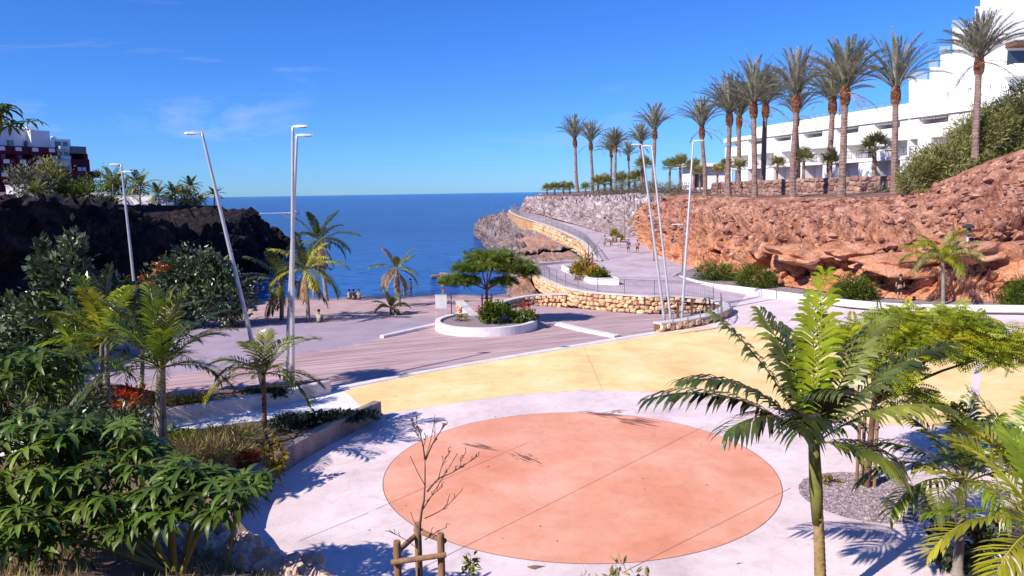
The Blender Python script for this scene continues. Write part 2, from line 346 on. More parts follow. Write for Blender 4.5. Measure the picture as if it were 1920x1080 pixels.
cc = (P(700, 925) + P(1483, 922)) / 2; c_far, c_near = P(1095, 774), P(1080, 1056)
CCEN = V(((cc.x + (c_far.x + c_near.x) / 2) / 2, (c_far.y + c_near.y) / 2, 0)); CR = ((c_far - c_near).length + (P(700, 925) - P(1483, 922)).length) / 4
circ = [CCEN + V((math.cos(a), math.sin(a), 0)) * CR for a in [2 * math.pi * k / 128 for k in range(128)]]
struct(ngon([V((p.x, p.y, 0.004)) for p in circ]), 'pink_painted_circle', MATS['pink_paint'])
rg = MB()
for k in range(128):
    a, b = 2 * math.pi * k / 128, 2 * math.pi * (k + 1) / 128
    rg.add([CCEN + V((math.cos(t), math.sin(t), 0)) * r + V((0, 0, 0.0045)) for t, r in ((a, CR), (b, CR), (b, CR + 0.022), (a, CR + 0.022))], [(0, 3, 2, 1)])
struct(rg, 'circle_joint', MATS['joint'], parent=plaza)
def strip(a, b, wd, z, name, mat, parent=plaza):
    d = (b - a).normalized(); n = V((-d.y, d.x, 0)) * wd / 2; up = V((0, 0, z))
    return struct(MB().add([a - n + up, b - n + up, b + n + up, a + n + up], [(0, 1, 2, 3)]), name, mat, parent=parent)
for a, b in ((P(705, 955), P(990, 830)), (P(858, 1032), P(1320, 800)), (P(1165, 1075), P(1483, 915)), (P(860, 1031), P(700, 1110)), (P(690, 962), P(560, 1015)), (P(1090, 640), P(1130, 732))):
    strip(V((a.x, a.y, 0)), V((b.x, b.y, 0)), 0.011, 0.0085, 'paving_joint', MATS['joint'])
strip(P(1818, 806), P(1836, 672), 0.3, 0.009, 'pale_paving_strip', MATS['concrete'])
# second pink area at the lower right
pp = [P(1850, 955), P(1990, 930), P(2100, 960), P(2100, 1100), P(1950, 1110), P(1890, 1060), P(1866, 1000)]
struct(ngon([V((p.x, p.y, 0.004)) for p in pp]), 'pink_painted_corner', MATS['pink_paint'])
# dark scuffs where things were dragged and burnt
def scuff(px, py, L, wd, ang, seed):
    r = random.Random(seed); c = P(px, py); m = MB(); d = V((math.cos(ang), math.sin(ang), 0)); n = V((-d.y, d.x, 0))
    for k in range(26):
        q = c + d * r.gauss(0, L * 0.33) + n * r.gauss(0, wd * 0.4); l = L * r.uniform(0.1, 0.5); ww = wd * r.uniform(0.015, 0.09)
        d2 = (d + n * r.gauss(0, 0.05)).normalized(); n2 = V((-d2.y, d2.x, 0)); z = V((0, 0, 0.0090 + 0.0004 * k))
        m.add([q - d2 * l + z, q - n2 * ww + z, q + d2 * l + z, q + n2 * ww + z], [(0, 1, 2, 3)])
    struct(m, 'scuff_mark', MATS['stain'], parent=plaza)
scuff(905, 838, 0.9, 0.25, 2.6, 1); scuff(985, 858, 0.8, 0.35, 2.3, 2); scuff(1185, 790, 1.3, 0.45, 2.5, 3); scuff(1130, 776, 1.2, 0.3, 2.7, 4); scuff(1155, 772, 0.5, 0.2, 0.4, 5)

# boardwalk ------------------------------------------------------------
DZ = -0.22
deck_far = [P(1236, 621, DZ), P(1300, 608, DZ), P(1350, 592, DZ), P(1330, 588, DZ), P(1200, 589, DZ), P(1080, 578, DZ), P(1000, 573, DZ), P(920, 584, DZ), P(890, 600, DZ), P(820, 608, DZ), P(716, 634, DZ), P(640, 653, DZ), P(500, 674, DZ), P(350, 700, DZ), P(250, 720, DZ), P(300, 770, DZ)]
deck_poly = [V((p.x, p.y, DZ)) for p in deck_near] + deck_far
db = ngon([V((p.x, p.y, DZ - 0.035)) for p in deck_poly])
deck = struct(db, 'boardwalk', MATS['joint'])
cube = MB().box((0, 0, 0), (1, 1, 1)).mesh('plank'); cube.materials.append(MATS['plank'])
ang = rad(22); du, dn = V((math.cos(ang), math.sin(ang), 0)), V((-math.sin(ang), math.cos(ang), 0))
pu = [(p.dot(du), p.dot(dn)) for p in deck_poly]
lo_, hi_ = min(q[1] for q in pu), max(q[1] for q in pu); PW = 0.30; r = random.Random(4); t = lo_ + PW / 2
while t < hi_:
    xs = []
    for (u1, v1), (u2, v2) in zip(pu, pu[1:] + pu[:1]):
        if (v1 - t) * (v2 - t) < 0: xs.append(u1 + (u2 - u1) * (t - v1) / (v2 - v1))
    xs.sort()
    for a, b in zip(xs[::2], xs[1::2]):
        s = a; first = True
        while s < b - 0.05:
            e = min(b, s + (r.uniform(2, 7) if first else 7.2)); first = False
            if b - e < 0.6: e = b
            if e - s > 0.12:
                o = obj('plank', cube, None, deck); c = du * ((s + e) / 2) + dn * t
                o.location = (c.x, c.y, DZ - 0.013 + r.uniform(-0.004, 0.004)); o.rotation_euler = (0, 0, ang); o.scale = (e - s - 0.012, PW - 0.016, 0.034)
            s = e
    t += PW

# kerbs along the boardwalk ------------------------------------------
def kerb(pts, wd, z0, z1, name, label, mat='kerb', cat='kerb', step=1.2, group=None):
    """low kerb or wall swept along a plan line: one piece of masonry with a slight roundness"""
    ctr = resample(crom(pts, 60), step); ctr.append(V(pts[-1])); m = MB(); n = len(ctr); k = 0
    prof = [(-wd / 2, z0), (-wd / 2, z1 - 0.03), (-wd / 2 + 0.03, z1), (wd / 2 - 0.03, z1), (wd / 2, z1 - 0.03), (wd / 2, z0)]
    for i, p in enumerate(ctr):
        d = ctr[min(i + 1, n - 1)] - ctr[max(i - 1, 0)]; d.z = 0; d.normalize(); nn = V((-d.y, d.x, 0))
        for (o, z) in prof: m.v.append(V((p.x, p.y, 0)) + nn * o + V((0, 0, z)))
    q = len(prof)
    for i in range(n - 1):
        for j in range(q - 1): m.f.append((i * q + j, (i + 1) * q + j, (i + 1) * q + j + 1, i * q + j + 1))
    m.f.append(tuple(range(q))); m.f.append(tuple((n - 1) * q + j for j in reversed(range(q))))
    return solo(m, name, MATS[mat], label, cat, (ctr[0].x, ctr[0].y, z0), group)
kerb([P(628, 730), P(760, 704), P(900, 679), P(1100, 645.5), P(1231, 624)], 0.42, -0.5, 0.05, 'kerb', 'long white kerb between the boardwalk and yellow paving')
kerb([P(716, 634, DZ), P(770, 622, DZ), P(826, 609, DZ)], 0.3, -0.5, -0.05, 'kerb', 'short white kerb between grey sand and boardwalk, left of ring planter')
kerb([P(1046, 609, DZ), P(1100, 622, DZ), P(1158, 633, DZ)], 0.55, -0.5, -0.08, 'kerb', 'white kerb crossing the boardwalk right of ring planter')

# rock masses -----------------------------------------------------------
def loft_rock(name, foot, top, prof, nu, nv, amp, mat, seed=0, fs=0.25, kind='structure', parent=None, label=None, cat=None, sharp=0.5, fade=True, topcalm=0.0, prof2=None, mixu=None, crack=0.5):
    A, B = crom(foot, nu), crom(top, nu); m = MB(); rows = []
    for j in range(nv):
        row = []
        for i, (a, b) in enumerate(zip(A, B)):
            h, v = prof(j / (nv - 1)) if not prof2 else [x * (1 - mixu(i / (nu - 1))) + y * mixu(i / (nu - 1)) for x, y in zip(prof(j / (nv - 1)), prof2(j / (nv - 1)))]
            row.append(V((a.x + (b.x - a.x) * h, a.y + (b.y - a.y) * h, a.z + (b.z - a.z) * v)))
        rows.append(row)
    so_ = V((seed * 13.7, seed * 5.1, seed * 9.3))
    for j in range(nv):
        for i in range(nu):
            p = rows[j][i]
            a = rows[j][min(i + 1, nu - 1)] - rows[j][max(i - 1, 0)]; b = rows[min(j + 1, nv - 1)][i] - rows[max(j - 1, 0)][i]
            n = a.cross(b); n = n.normalized() if n.length > 1e-6 else V((0, 0, 1))
            q = p * fs + so_
            d = noise.fractal(q, 0.8, 2.1, 6) * 0.9
            vd = noise.voronoi(p * fs * 1.9 + so_)[0]; d += sharp * (min(0.6, (vd[1] - vd[0]) * 1.6) - 0.3)
            vd = noise.voronoi(p * fs * 5.3 + so_)[0]; d += sharp * 0.42 * (min(0.6, (vd[1] - vd[0]) * 1.6) - 0.3)
            ck = 1 - abs(noise.noise(V((q.x * 2.2, q.y * 2.2, q.z * 3.6))))  # thin fissures
            d -= crack * max(0, ck - .88) * 7
            ck = 1 - abs(noise.noise(V((q.x * 6, q.y * 6, q.z * 9)) + so_)); d -= crack * .5 * max(0, ck - .86) * 6
            e = 1.0
            if topcalm: e = 1 - topcalm * min(1, max(0, (j / nv - .45) / .35))
            if fade: e *= min(1, 0.15 + j / nv * 6) * min(1, 0.1 + (nv - 1 - j) / nv * 7)
            m.v.append(p + n * d * amp * e)
    for j in range(nv - 1):
        for i in range(nu - 1):
            k = j * nu + i; m.f.append((k, k + 1, k + nu + 1, k + nu))
    o = obj(name, m.mesh(name), mat, parent)
    if not parent: o['kind'] = kind
    return o
def pl(*pts):   # piecewise-linear profile from (t, h, v)
    def f(t):
        for (t0, h0, v0), (t1, h1, v1) in zip(pts, pts[1:]):
            if t <= t1 + 1e-9:
                s = (t - t0) / (t1 - t0); return h0 + (h1 - h0) * s, v0 + (v1 - v0) * s
        return pts[-1][1:]
    return f

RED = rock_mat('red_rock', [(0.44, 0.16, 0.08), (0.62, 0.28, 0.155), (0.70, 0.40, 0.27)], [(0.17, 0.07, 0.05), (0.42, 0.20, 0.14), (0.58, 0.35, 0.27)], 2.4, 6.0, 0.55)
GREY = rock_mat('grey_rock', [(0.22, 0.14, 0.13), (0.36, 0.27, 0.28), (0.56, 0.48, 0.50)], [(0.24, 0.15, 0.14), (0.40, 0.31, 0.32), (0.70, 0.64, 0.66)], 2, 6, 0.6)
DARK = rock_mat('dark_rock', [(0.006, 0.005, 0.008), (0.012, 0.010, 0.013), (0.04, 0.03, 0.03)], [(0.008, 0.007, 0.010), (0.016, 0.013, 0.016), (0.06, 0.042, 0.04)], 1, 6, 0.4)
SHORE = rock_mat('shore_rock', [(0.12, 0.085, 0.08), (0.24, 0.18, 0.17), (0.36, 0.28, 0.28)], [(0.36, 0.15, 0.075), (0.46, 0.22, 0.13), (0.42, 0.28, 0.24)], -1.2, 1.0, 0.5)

slope_foot = [V((17.5, 104, 1.0)), P(1228, 474, 0.9), P(1292, 503, 0.5), P(1345, 515, 0.3), P(1420, 529, 0.2), P(1500, 540, 0.2), P(1600, 553, 0.2), P(1700, 560, 0.2), P(1820, 565, 0.2), P(1925, 567, 0.2), P(2200, 574, 0.2)]
slope_top = [D(1190, 362, 140), D(1235, 364, 128), D(1290, 366, 112), D(1340, 368, 95), D(1410, 370, 83), D(1500, 370, 76), D(1590, 370, 71), D(1670, 366, 67), D(1760, 340, 62), D(1925, 278, 57), D(2200, 220, 50)]
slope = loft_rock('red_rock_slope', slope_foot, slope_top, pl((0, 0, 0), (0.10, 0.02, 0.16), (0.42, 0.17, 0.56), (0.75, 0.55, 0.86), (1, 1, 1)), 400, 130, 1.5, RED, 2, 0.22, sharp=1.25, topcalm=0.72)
cl_foot = [V((2.8, 172, 3.4)), P(1008, 401, 3.6), P(1040, 410, 3.2), P(1085, 422, 2.5), P(1120, 433, 2.0), P(1165, 444, 1.5), P(1205, 452, 1.1), V((18.6, 97, 0.9))]
cl_top = [D(1012, 368, 178), D(1014, 369, 166), D(1045, 368, 158), D(1095, 368, 150), D(1135, 366, 144), D(1180, 363, 138), D(1225, 362, 130), D(1262, 363, 122)]
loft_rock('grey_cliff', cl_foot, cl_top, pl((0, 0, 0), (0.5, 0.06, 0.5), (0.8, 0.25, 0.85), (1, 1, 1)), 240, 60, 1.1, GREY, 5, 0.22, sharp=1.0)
# plateau behind both edges
back = [V((10, 300, 7)), V((30, 300, 8)), V((60, 280, 8.5)), V((90, 250, 8.6)), V((110, 210, 8.8)), V((130, 170, 9)), V((150, 130, 9)), V((160, 100, 9.5)), V((165, 80, 11)), V((170, 60, 13)), V((170, 45, 14))]
front = [D(1012, 369, 178), D(1095, 368.5, 150), D(1150, 366, 142)] + [V((p.x, p.y, p.z - 0.12)) for p in slope_top[1:9]]
front = front[:3] + front[3:11]
pm = MB(); A, B = crom(front, 80), crom(back, 80)
for j in range(14):
    s = (j / 13) ** 1.8
    for a, b in zip(A, B):
        p = a + (b - a) * s; p.z = a.z + (b.z - a.z) * min(1, s * 3) + 0.12 * noise.noise(p * 0.3) * (1 if j else 0); pm.v.append(p)
for j in range(13):
    for i in range(79): k = j * 80 + i; pm.f.append((k, k + 1, k + 81, k + 80))
M('plateau_soil', [(0.10, 0.055, 0.05), (0.19, 0.11, 0.095), (0.27, 0.17, 0.14)], 0.8, 0.97, 0.7, 6, 9)
struct(pm, 'plateau', MATS['plateau_soil'], True)

hill_foot = [V((-24, -20, 0.3)), V((-25, 8, 0.3)), V((-26, 25, 0.2)), V((-27, 42, -0.3)), V((-28, 56, -0.9)), V((-29, 72, -2.2)), V((-31, 90, -2.6)), V((-35, 112, -2.6)), P(538, 474, -2.3), V((-52, 150, -2.6)), V((-80, 175, -2.6))]
hill_top = [V((-62, -20, 14)), V((-56, 15, 11)), V((-52, 40, 9.5)), V((-50, 66, 8.6)), V((-58, 84, 7.6)), D(125, 402, 108), D(230, 400, 118), D(330, 399, 126), D(412, 396, 131), V((-64, 146, 5.0)), V((-95, 170, 6))]
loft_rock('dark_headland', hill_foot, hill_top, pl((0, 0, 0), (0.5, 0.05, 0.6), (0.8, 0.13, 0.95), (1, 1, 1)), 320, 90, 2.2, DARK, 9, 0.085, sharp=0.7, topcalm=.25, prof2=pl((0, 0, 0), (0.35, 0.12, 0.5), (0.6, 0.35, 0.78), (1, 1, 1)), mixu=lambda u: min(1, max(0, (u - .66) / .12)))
hb = [V((-160, -20, 16)), V((-160, 20, 13)), V((-160, 60, 11)), V((-160, 90, 10)), V((-160, 120, 9.6)), V((-150, 150, 9.4)), V((-145, 170, 9.2)), V((-138, 180, 8.6)), V((-130, 190, 7.2)), V((-120, 196, 6)), V((-125, 205, 5))]
A, B = crom(hill_top, 60), crom(hb, 60); pm = MB()
for j in range(10):
    s = j / 9
    for a, b in zip(A, B): p = a + (b - a) * s; p.z = a.z + (b.z - a.z) * min(1, s * 5) + 0.25 * noise.noise(p * 0.15) * (1 if j else 0); pm.v.append(p)
for j in range(9):
    for i in range(59): k = j * 60 + i; pm.f.append((k, k + 60, k + 61, k + 1))
struct(pm, 'headland_top', MATS['plateau_soil'], True)

sh_foot = [V((-4, 196, -2.8)), P(888, 437, -2.4), P(898, 455, -2.4), P(915, 475, -2.4), P(935, 500, -2.4), P(945, 535, -2.0), V((0.0, 64, -1.4)), V((1.6, 57, -0.9))]
sh_top = [V((1, 190, 3.2)), V((-0.2, 178, 2.6)), V((1.0, 148, 1.9)), V((5.6, 123, 0.9)), V((8.6, 101, 0.1)), V((8.6, 80, -0.2)), V((2.3, 70, 0.3)), V((2.4, 60, -0.2))]
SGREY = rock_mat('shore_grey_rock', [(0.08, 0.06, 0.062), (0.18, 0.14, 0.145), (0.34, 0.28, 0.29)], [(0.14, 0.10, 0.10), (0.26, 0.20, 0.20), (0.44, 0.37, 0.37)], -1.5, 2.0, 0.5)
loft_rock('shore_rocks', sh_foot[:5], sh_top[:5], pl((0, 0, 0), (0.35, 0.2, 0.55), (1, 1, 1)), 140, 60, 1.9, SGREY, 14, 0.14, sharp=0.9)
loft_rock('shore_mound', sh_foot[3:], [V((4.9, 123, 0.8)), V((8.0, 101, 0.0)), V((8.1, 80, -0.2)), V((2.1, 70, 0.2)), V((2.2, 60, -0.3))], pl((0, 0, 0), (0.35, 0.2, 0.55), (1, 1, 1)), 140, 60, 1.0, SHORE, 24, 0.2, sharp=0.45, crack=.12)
# a few rocks in the shallows
for k, (px, py, s_) in enumerate(((836, 521, 1.0), (846, 527, 0.7), (826, 519, 0.6), (1002, 560, 0.7), (985, 552, 0.9))):
    p = P(px, py, -1.95 if k < 3 else -1.2)
    solo(MB().ico(p, s_, 0.35, 20 + k, (1.5, 1, 0.55), 3), 'rock', SHORE, ['low dark rock awash beside the round tree crown', 'smaller dark rock awash near the beach edge', 'tiny rock furthest out in the shallows', 'grey boulder at the foot of the stone wall corner', 'pale boulder on sand behind round tree trunk'][k], 'rock', p, smooth=False)

# promenade ---------------------------------------------------------------
PL = [P(1366, 589, 0.0), V((13.4, 49.9, 0.3)), V((8.6, 50.6, 0.78)), V((4.7, 54.2, 0.78)), V((2.4, 63.6, 0.78)), V((2.2, 73, 0.78)), V((8.75, 77, 0.78)), V((9.3, 99, 1.3)), V((6.2, 122, 2.3)), V((1.3, 145, 3.3)), V((-0.3, 180, 3.6)), V((3, 190, 3.6))]
PR = [P(1400, 550, 0.02), V((15.6, 59.5, 0.3)), V((14.3, 65, 0.55)), V((15.0, 71, 0.62)), V((15.8, 77, 0.68)), V((16.8, 85, 0.75)), V((18.2, 92, 0.86)), V((19.3, 101, 1.15)), V((14, 117, 2.1)), V((9, 137, 3.2)), V((7, 160, 3.6)), V((9, 178, 3.6))]
PR = [p + (V((3.2, 1.0, 0)) if i >= 3 else V((0, 0, 0))) for i, p in enumerate(PR)]
m = MB(); NW = 8
for a, b in zip(PL, PR):
    for j in range(NW): m.v.append(a + (b - a) * (j / (NW - 1)))
for i in range(len(PL) - 1):
    for j in range(NW - 1): k = i * NW + j; m.f.append((k, k + 1, k + NW + 1, k + NW))
struct(m, 'promenade', MATS['promenade'])
# strip of ground joining the plaza, the planting strip and the slope foot
m = MB().add([P(1400, 551, -0.01), V((15.6, 59.5, 0.28)), V((14.3, 65, 0.53)), V((15.0, 71, 0.6)), V((26, 80, 0.6)), V((40, 70, 0.1)), V((60, 52, 0.1)), P(2200, 592, 0.1), P(1920, 588, 0.1), P(1700, 585, 0.1), P(1594, 577, 0.1), P(1492, 563, 0.06)], [tuple(range(12))])
struct(m, 'planting_strip', MATS['gravel'])

# stone walls -------------------------------------------------------------
def stone_mesh(seed):
    r = random.Random(seed); j = lambda a: r.uniform(-a, a)
    co = [(-.5, -.5), (0 + j(.15), -.5 + j(.06)), (.5, -.5), (.5 + j(.05), j(.15)), (.5, .5), (j(.15), .5 + j(.06)), (-.5, .5), (-.5 + j(.05), j(.15))]
    co = [(x * (0.97 - abs(j(.14))) if abs(x) > .4 and abs(z) > .4 else x, z * (0.97 - abs(j(.14))) if abs(x) > .4 and abs(z) > .4 else z) for x, z in co]
    vs = [V((x, 0.45, z)) for x, z in co] + [V((x, -.05 + j(.1), z)) for x, z in co] + [V((x * .68 + j(.05), -.5 + j(.12), z * .66 + j(.05))) for x, z in co]
    fs = []
    for k in range(8):
        k2 = (k + 1) % 8; fs += [(k, k2, k2 + 8, k + 8), (k + 8, k2 + 8, k2 + 16, k + 16)]
    fs.append(tuple(range(16, 24)))
    return MB().add(vs, fs).mesh('stone')
STONES = {}
def stones_for(mat):
    if mat not in STONES:
        STONES[mat] = [stone_mesh(k + 40) for k in range(7)]
        for q in STONES[mat]: q.materials.append(MATS[mat])
    return STONES[mat]
def stone_wall(name, label, pts, z0, z1, thick, sw, shh, mat, side=1, coping=True, cw=0.12, mortar='mortar', limit=300, seed=1, build=(0, 1), copmat='coping', ch=0.10):
    """pts plan line; z0/z1 lists of bottom/top heights per point; stones face the side given (+1 = left of travel)"""
    r = random.Random(seed); n = 80
    zz = crom([V((a, b, 0)) for a, b in zip(z0, z1)], n); ctr = crom([V((p[0], p[1], 0)) for p in pts], n)
    root = thing(name, label, 'wall', (ctr[0].x, ctr[0].y, zz[0].x)); org = root.location
    core = MB(); cop = MB(); nr = []
    for i in range(n):
        d = ctr[min(i + 1, n - 1)] - ctr[max(i - 1, 0)]; d.normalize(); nr.append(V((-d.y, d.x, 0)) * side)
    for i in range(n):
        c, q, (b, t) = ctr[i], nr[i], zz[i][:2]
        for o, z in ((0, b), (0, t), (-thick, t), (-thick, b)): core.v.append(V((c.x, c.y, z)) + q * o)
        for o, z in ((cw, t), (cw, t + ch), (-thick - cw * .5, t + ch), (-thick - cw * .5, t)): cop.v.append(V((c.x, c.y, z + 0.002)) + q * o)
    for i in range(n - 1):
        for j in range(4):
            j2 = (j + 1) % 4; f = (i * 4 + j, i * 4 + j2, (i + 1) * 4 + j2, (i + 1) * 4 + j); core.f.append(f); cop.f.append(f)
    for mm in (core, cop): mm.f += [(0, 1, 2, 3), tuple((n - 1) * 4 + j for j in (3, 2, 1, 0))]
    part(core, 'core', MATS[mortar], root, origin=org)
    if coping: part(cop, 'coping', MATS[copmat], root, origin=org)
    ms = stones_for(mat); cnt = 0
    L = [0]
    for a, b in zip(ctr, ctr[1:]): L.append(L[-1] + (b - a).length)
    def at(s):
        for i in range(n - 1):
            if L[i + 1] >= s: u = (s - L[i]) / max(1e-9, L[i + 1] - L[i]); return ctr[i].lerp(ctr[i + 1], u), nr[i].lerp(nr[i + 1], u).normalized(), zz[i].lerp(zz[i + 1], u)
        return ctr[-1], nr[-1], zz[-1]
    row = 0; maxh = max(z.y - z.x for z in zz); NR = max(1, round(maxh / shh))
    for row in range(NR):
        s = L[-1] * build[0] - r.uniform(0, sw * .7)
        while s < L[-1] * build[1]:
            wd = sw * r.uniform(0.65, 1.35); mid = s + wd / 2
            if L[-1] * build[0] < mid < L[-1] * build[1] and cnt < limit:
                p, q, (b, t, _) = at(mid); h = (t - b); lay = max(1, round(h / shh)); 
                if row < lay:
                    hh = h / lay; o = obj('stone', r.choice(ms), None, root); z = b + hh * (row + .5)
                    o.location = V((p.x, p.y, z + hh * r.uniform(-.22, .22))) + q * r.uniform(.02, .08) - org; o.rotation_euler = (0, r.gauss(0, 0.22), math.atan2(q.y, q.x) + math.pi / 2)
                    o.scale = (wd * r.uniform(.85, 1.02), 0.20, hh * r.uniform(0.75, 1.2)); cnt += 1
            s += wd
    return root
E = [P(1237, 622, 0), P(1300, 612, 0), P(1352, 598, 0), P(1368, 585, 0), V((13.3, 50.2, 0)), V((11.2, 50.5, 0)), V((8.6, 50.4, 0)), V((4.6, 54, 0)), V((2.3, 63.6, 0)), V((2.1, 73, 0))]
stone_wall('stone_wall', 'orange stone retaining wall under the railing, behind the boardwalk', [V((13.55, 49.6, 0))] + E[4:], [-.35] * 7, [.45, .55, .72, .82, .82, .82, .82], 0.45, 0.46, 0.29, 'orange_stone', side=1, seed=3, build=(0.02, 0.86))
stone_wall('stone_wall', 'low stone bench wall with pale slab top below the twin lamp posts', [p + V((0, -0.1, 0)) for p in E[:4]] + [V((13.75, 49.5, 0))], [-.3, -.3, -.3, -.3, -.3], [.42, .40, .40, .42, .45], 0.5, 0.5, 0.3, 'orange_stone', side=-1, seed=6)
stone_wall('stone_wall', 'low curved orange stone wall behind the ring planter tree', [V((-1.5, 51.6, 0)), V((-0.2, 53.6, 0)), V((1.8, 55.2, 0)), V((4.2, 54.9, 0))], [-.5] * 4, [.05, .18, .28, .4], 0.4, 0.42, 0.26, 'orange_stone', side=-1, seed=8)
stone_wall('stone_wall', 'short sloping orange wall end left of the ring planter', [V((-3.7, 49.6, 0)), V((-3.0, 48.2, 0)), V((-2.1, 47.2, 0))], [-.5] * 3, [.75, .30, -.1], 0.4, 0.4, 0.28, 'orange_stone', side=-1, seed=9)
M('sea_wall_stone', [(0.34, 0.20, 0.13), (0.52, 0.29, 0.13), (0.62, 0.42, 0.28)], 0.9, 0.95, 0.9, 2.5, 9)
stone_wall('sea_wall', 'long stone sea wall carrying the promenade above the shore rocks', [p for p in PL[6:]], [-.6, -.6, 0.2, 1.2, 1.6, 2], [p.z + 0.1 for p in PL[6:]], 0.5, 0.8, 0.5, 'orange_stone', side=1, mortar='sea_wall_stone', seed=12, build=(0.0, 0.48), limit=300, cw=0.2)
kerb([V((2.3, 73.1, 0)), V((5.5, 75.5, 0)), V((8.7, 77, 0))], 0.35, -2.0, 1.05, 'kerb', 'low pale wall closing the lookout bay beside the promenade', 'coping', 'wall')
EDGE_L = [V((p.x, p.y, p.z)) for p in PL]
# tall masonry at the far end of the promenade
stone_wall('masonry_wall', 'tall far masonry wall at the end of the promenade', [D(1007, 400, 168), D(1012, 400, 163), D(1038, 406, 150)], [3.2, 3.2, 3.0], [7.1, 7.1, 6.9], 1.2, 1.4, 0.8, 'purple_stone', side=-1, coping=False, mortar='purple_stone', seed=15)
# low stone wall behind the palms
wl = [D(1335, 362, 112), D(1400, 363, 95), D(1480, 363, 87), D(1580, 363, 81), D(1690, 362, 78)]
stone_wall('terrace_wall', 'rough reddish stone terrace wall behind the clifftop palms', wl, [p.z - 0.3 for p in wl], [8.9, 8.95, 9.0, 9.05, 9.1], 0.5, 0.75, 0.5, 'purple_stone', side=-1, coping=False, mortar='purple_stone', seed=17)
m = MB()
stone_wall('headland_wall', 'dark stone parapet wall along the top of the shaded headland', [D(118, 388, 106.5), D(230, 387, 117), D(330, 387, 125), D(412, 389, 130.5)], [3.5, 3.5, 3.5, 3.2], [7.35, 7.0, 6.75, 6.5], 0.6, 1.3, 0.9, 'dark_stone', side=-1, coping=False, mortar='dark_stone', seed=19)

# planter kerb under the red slope
kerb([P(1267, 515, 0.5), P(1324, 535, 0.3), P(1400, 550, 0.05), P(1492, 564, 0), P(1594, 577, 0), P(1700, 585, 0), P(1819, 587, 0), P(1920, 588, 0), P(2200, 592, 0)], 0.3, -0.3, 0.52, 'planter_wall', 'long low white planter wall at the foot of red rocks', 'white_plaster', 'wall')
# white box planter on the promenade
m = MB(); a, b, c, d = V((8.3, 57.4)), V((6.2, 57.9)), V((4.6, 68.6)), V((6.8, 69.4))
def ringwall(m, poly, th, z0, z1):
    n = len(poly); cx_ = sum(p[0] for p in poly) / n; cy_ = sum(p[1] for p in poly) / n
    inn = [(p[0] + (cx_ - p[0]) * th / math.hypot(cx_ - p[0], cy_ - p[1]), p[1] + (cy_ - p[1]) * th / math.hypot(cx_ - p[0], cy_ - p[1])) for p in poly]
    vs = [V((*p[:2], z)) for z in (z0, z1) for p in poly] + [V((*p, z)) for z in (z0, z1) for p in inn]; fs = []
    for i in range(n):
        j = (i + 1) % n; fs += [(i, j, n + j, n + i), (2 * n + j, 2 * n + i, 3 * n + i, 3 * n + j), (n + i, n + j, 3 * n + j, 3 * n + i)]
    m.add(vs, fs); return inn
t_ = thing('box_planter', 'white box planter with shrubs in the middle of the promenade', 'planter', (a.x, a.y, 0.7)); inn = ringwall(m, [a, b, c, d], 0.3, 0.5, 1.28)
part(m, 'planter_wall', MATS['white_plaster'], t_, origin=t_.location); part(MB().add([V((*p, 1.15)) for p in inn], [(0, 1, 2, 3)]), 'soil', MATS['soil'], t_, origin=t_.location)

# ring planter on the boardwalk
RC = P(912, 614, DZ); RR = (P(1007, 614, DZ) - P(817, 614, DZ)).length / 2
t_ = thing('ring_planter', 'round pale concrete planter ring with gravel and a staked tree on the boardwalk', 'planter', RC); m = MB()
inn = ringwall(m, [(RC.x + RR * math.cos(2 * math.pi * k / 64), RC.y + RR * math.sin(2 * math.pi * k / 64)) for k in range(64)], 0.32, DZ - 0.1, DZ + 0.52)
part(m, 'ring', MATS['kerb'], t_, origin=RC); part(MB().add([V((*p, DZ + 0.38)) for p in inn], [tuple(range(64))]), 'gravel_fill', MATS['gravel'], t_, origin=RC)

# garden on the left and the planted bank below the camera ---------------------
b1 = [P(708, 783), P(650, 812), P(600, 838), P(540, 874), P(490, 908), P(455, 945), P(432, 985), P(425, 1010)]
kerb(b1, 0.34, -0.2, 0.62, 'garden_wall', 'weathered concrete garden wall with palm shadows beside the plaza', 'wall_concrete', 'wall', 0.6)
b2 = [P(616, 737), P(560, 751), P(480, 767), P(400, 780), P(330, 791), P(200, 806), P(60, 822)]
kerb(b2, 0.32, -0.2, 0.55, 'garden_wall', 'pale concrete garden wall along the white path, nearest the lamp posts', 'pale_concrete', 'wall', 0.6)
def bankz(x, y):
    z = max(0, 14.5 - y) * 0.42
    if x < -5.2:
        k = min(1, (-5.2 - x) / 1.2); z = max(z, k * (0.5 + max(0, 15.3 - y) * 0.42))
    if x < -14: z += (-14 - x) * 0.12
    if x < -1.5:                                  # raised bed held by the rubble edging
        s = ((x + 7.01) * -2.2 - (y - 14.02) * 3.89) / 4.47
        k = max(0, min(1, (s + 0.25) / 0.4)) * max(0, min(1, (-1.5 - x) / 1.2))
        z = max(z, k * (1.62 + 0.25 * max(0, s)))
    return z
M('bank_soil', [(0.09, 0.055, 0.04), (0.20, 0.12, 0.085), (0.33, 0.20, 0.14)], 1.6, 0.97, 0.9, 7, 9)
m = MB(); nx, ny = 150, 60
for j in range(ny + 1):
    for i in range(nx + 1):
        x = -30 + 60 * i / nx; y = -8 + 23.2 * j / ny
        m.v.append(V((x, y, bankz(x, y) - 0.06 + 0.10 * noise.fractal(V((x, y, 0)) * 0.8, 0.8, 2, 4))))
for j in range(ny):
    for i in range(nx): k = j * (nx + 1) + i; m.f.append((k, k + 1, k + nx + 2, k + nx + 1))
struct(m, 'planted_bank', MATS['bank_soil'], True)
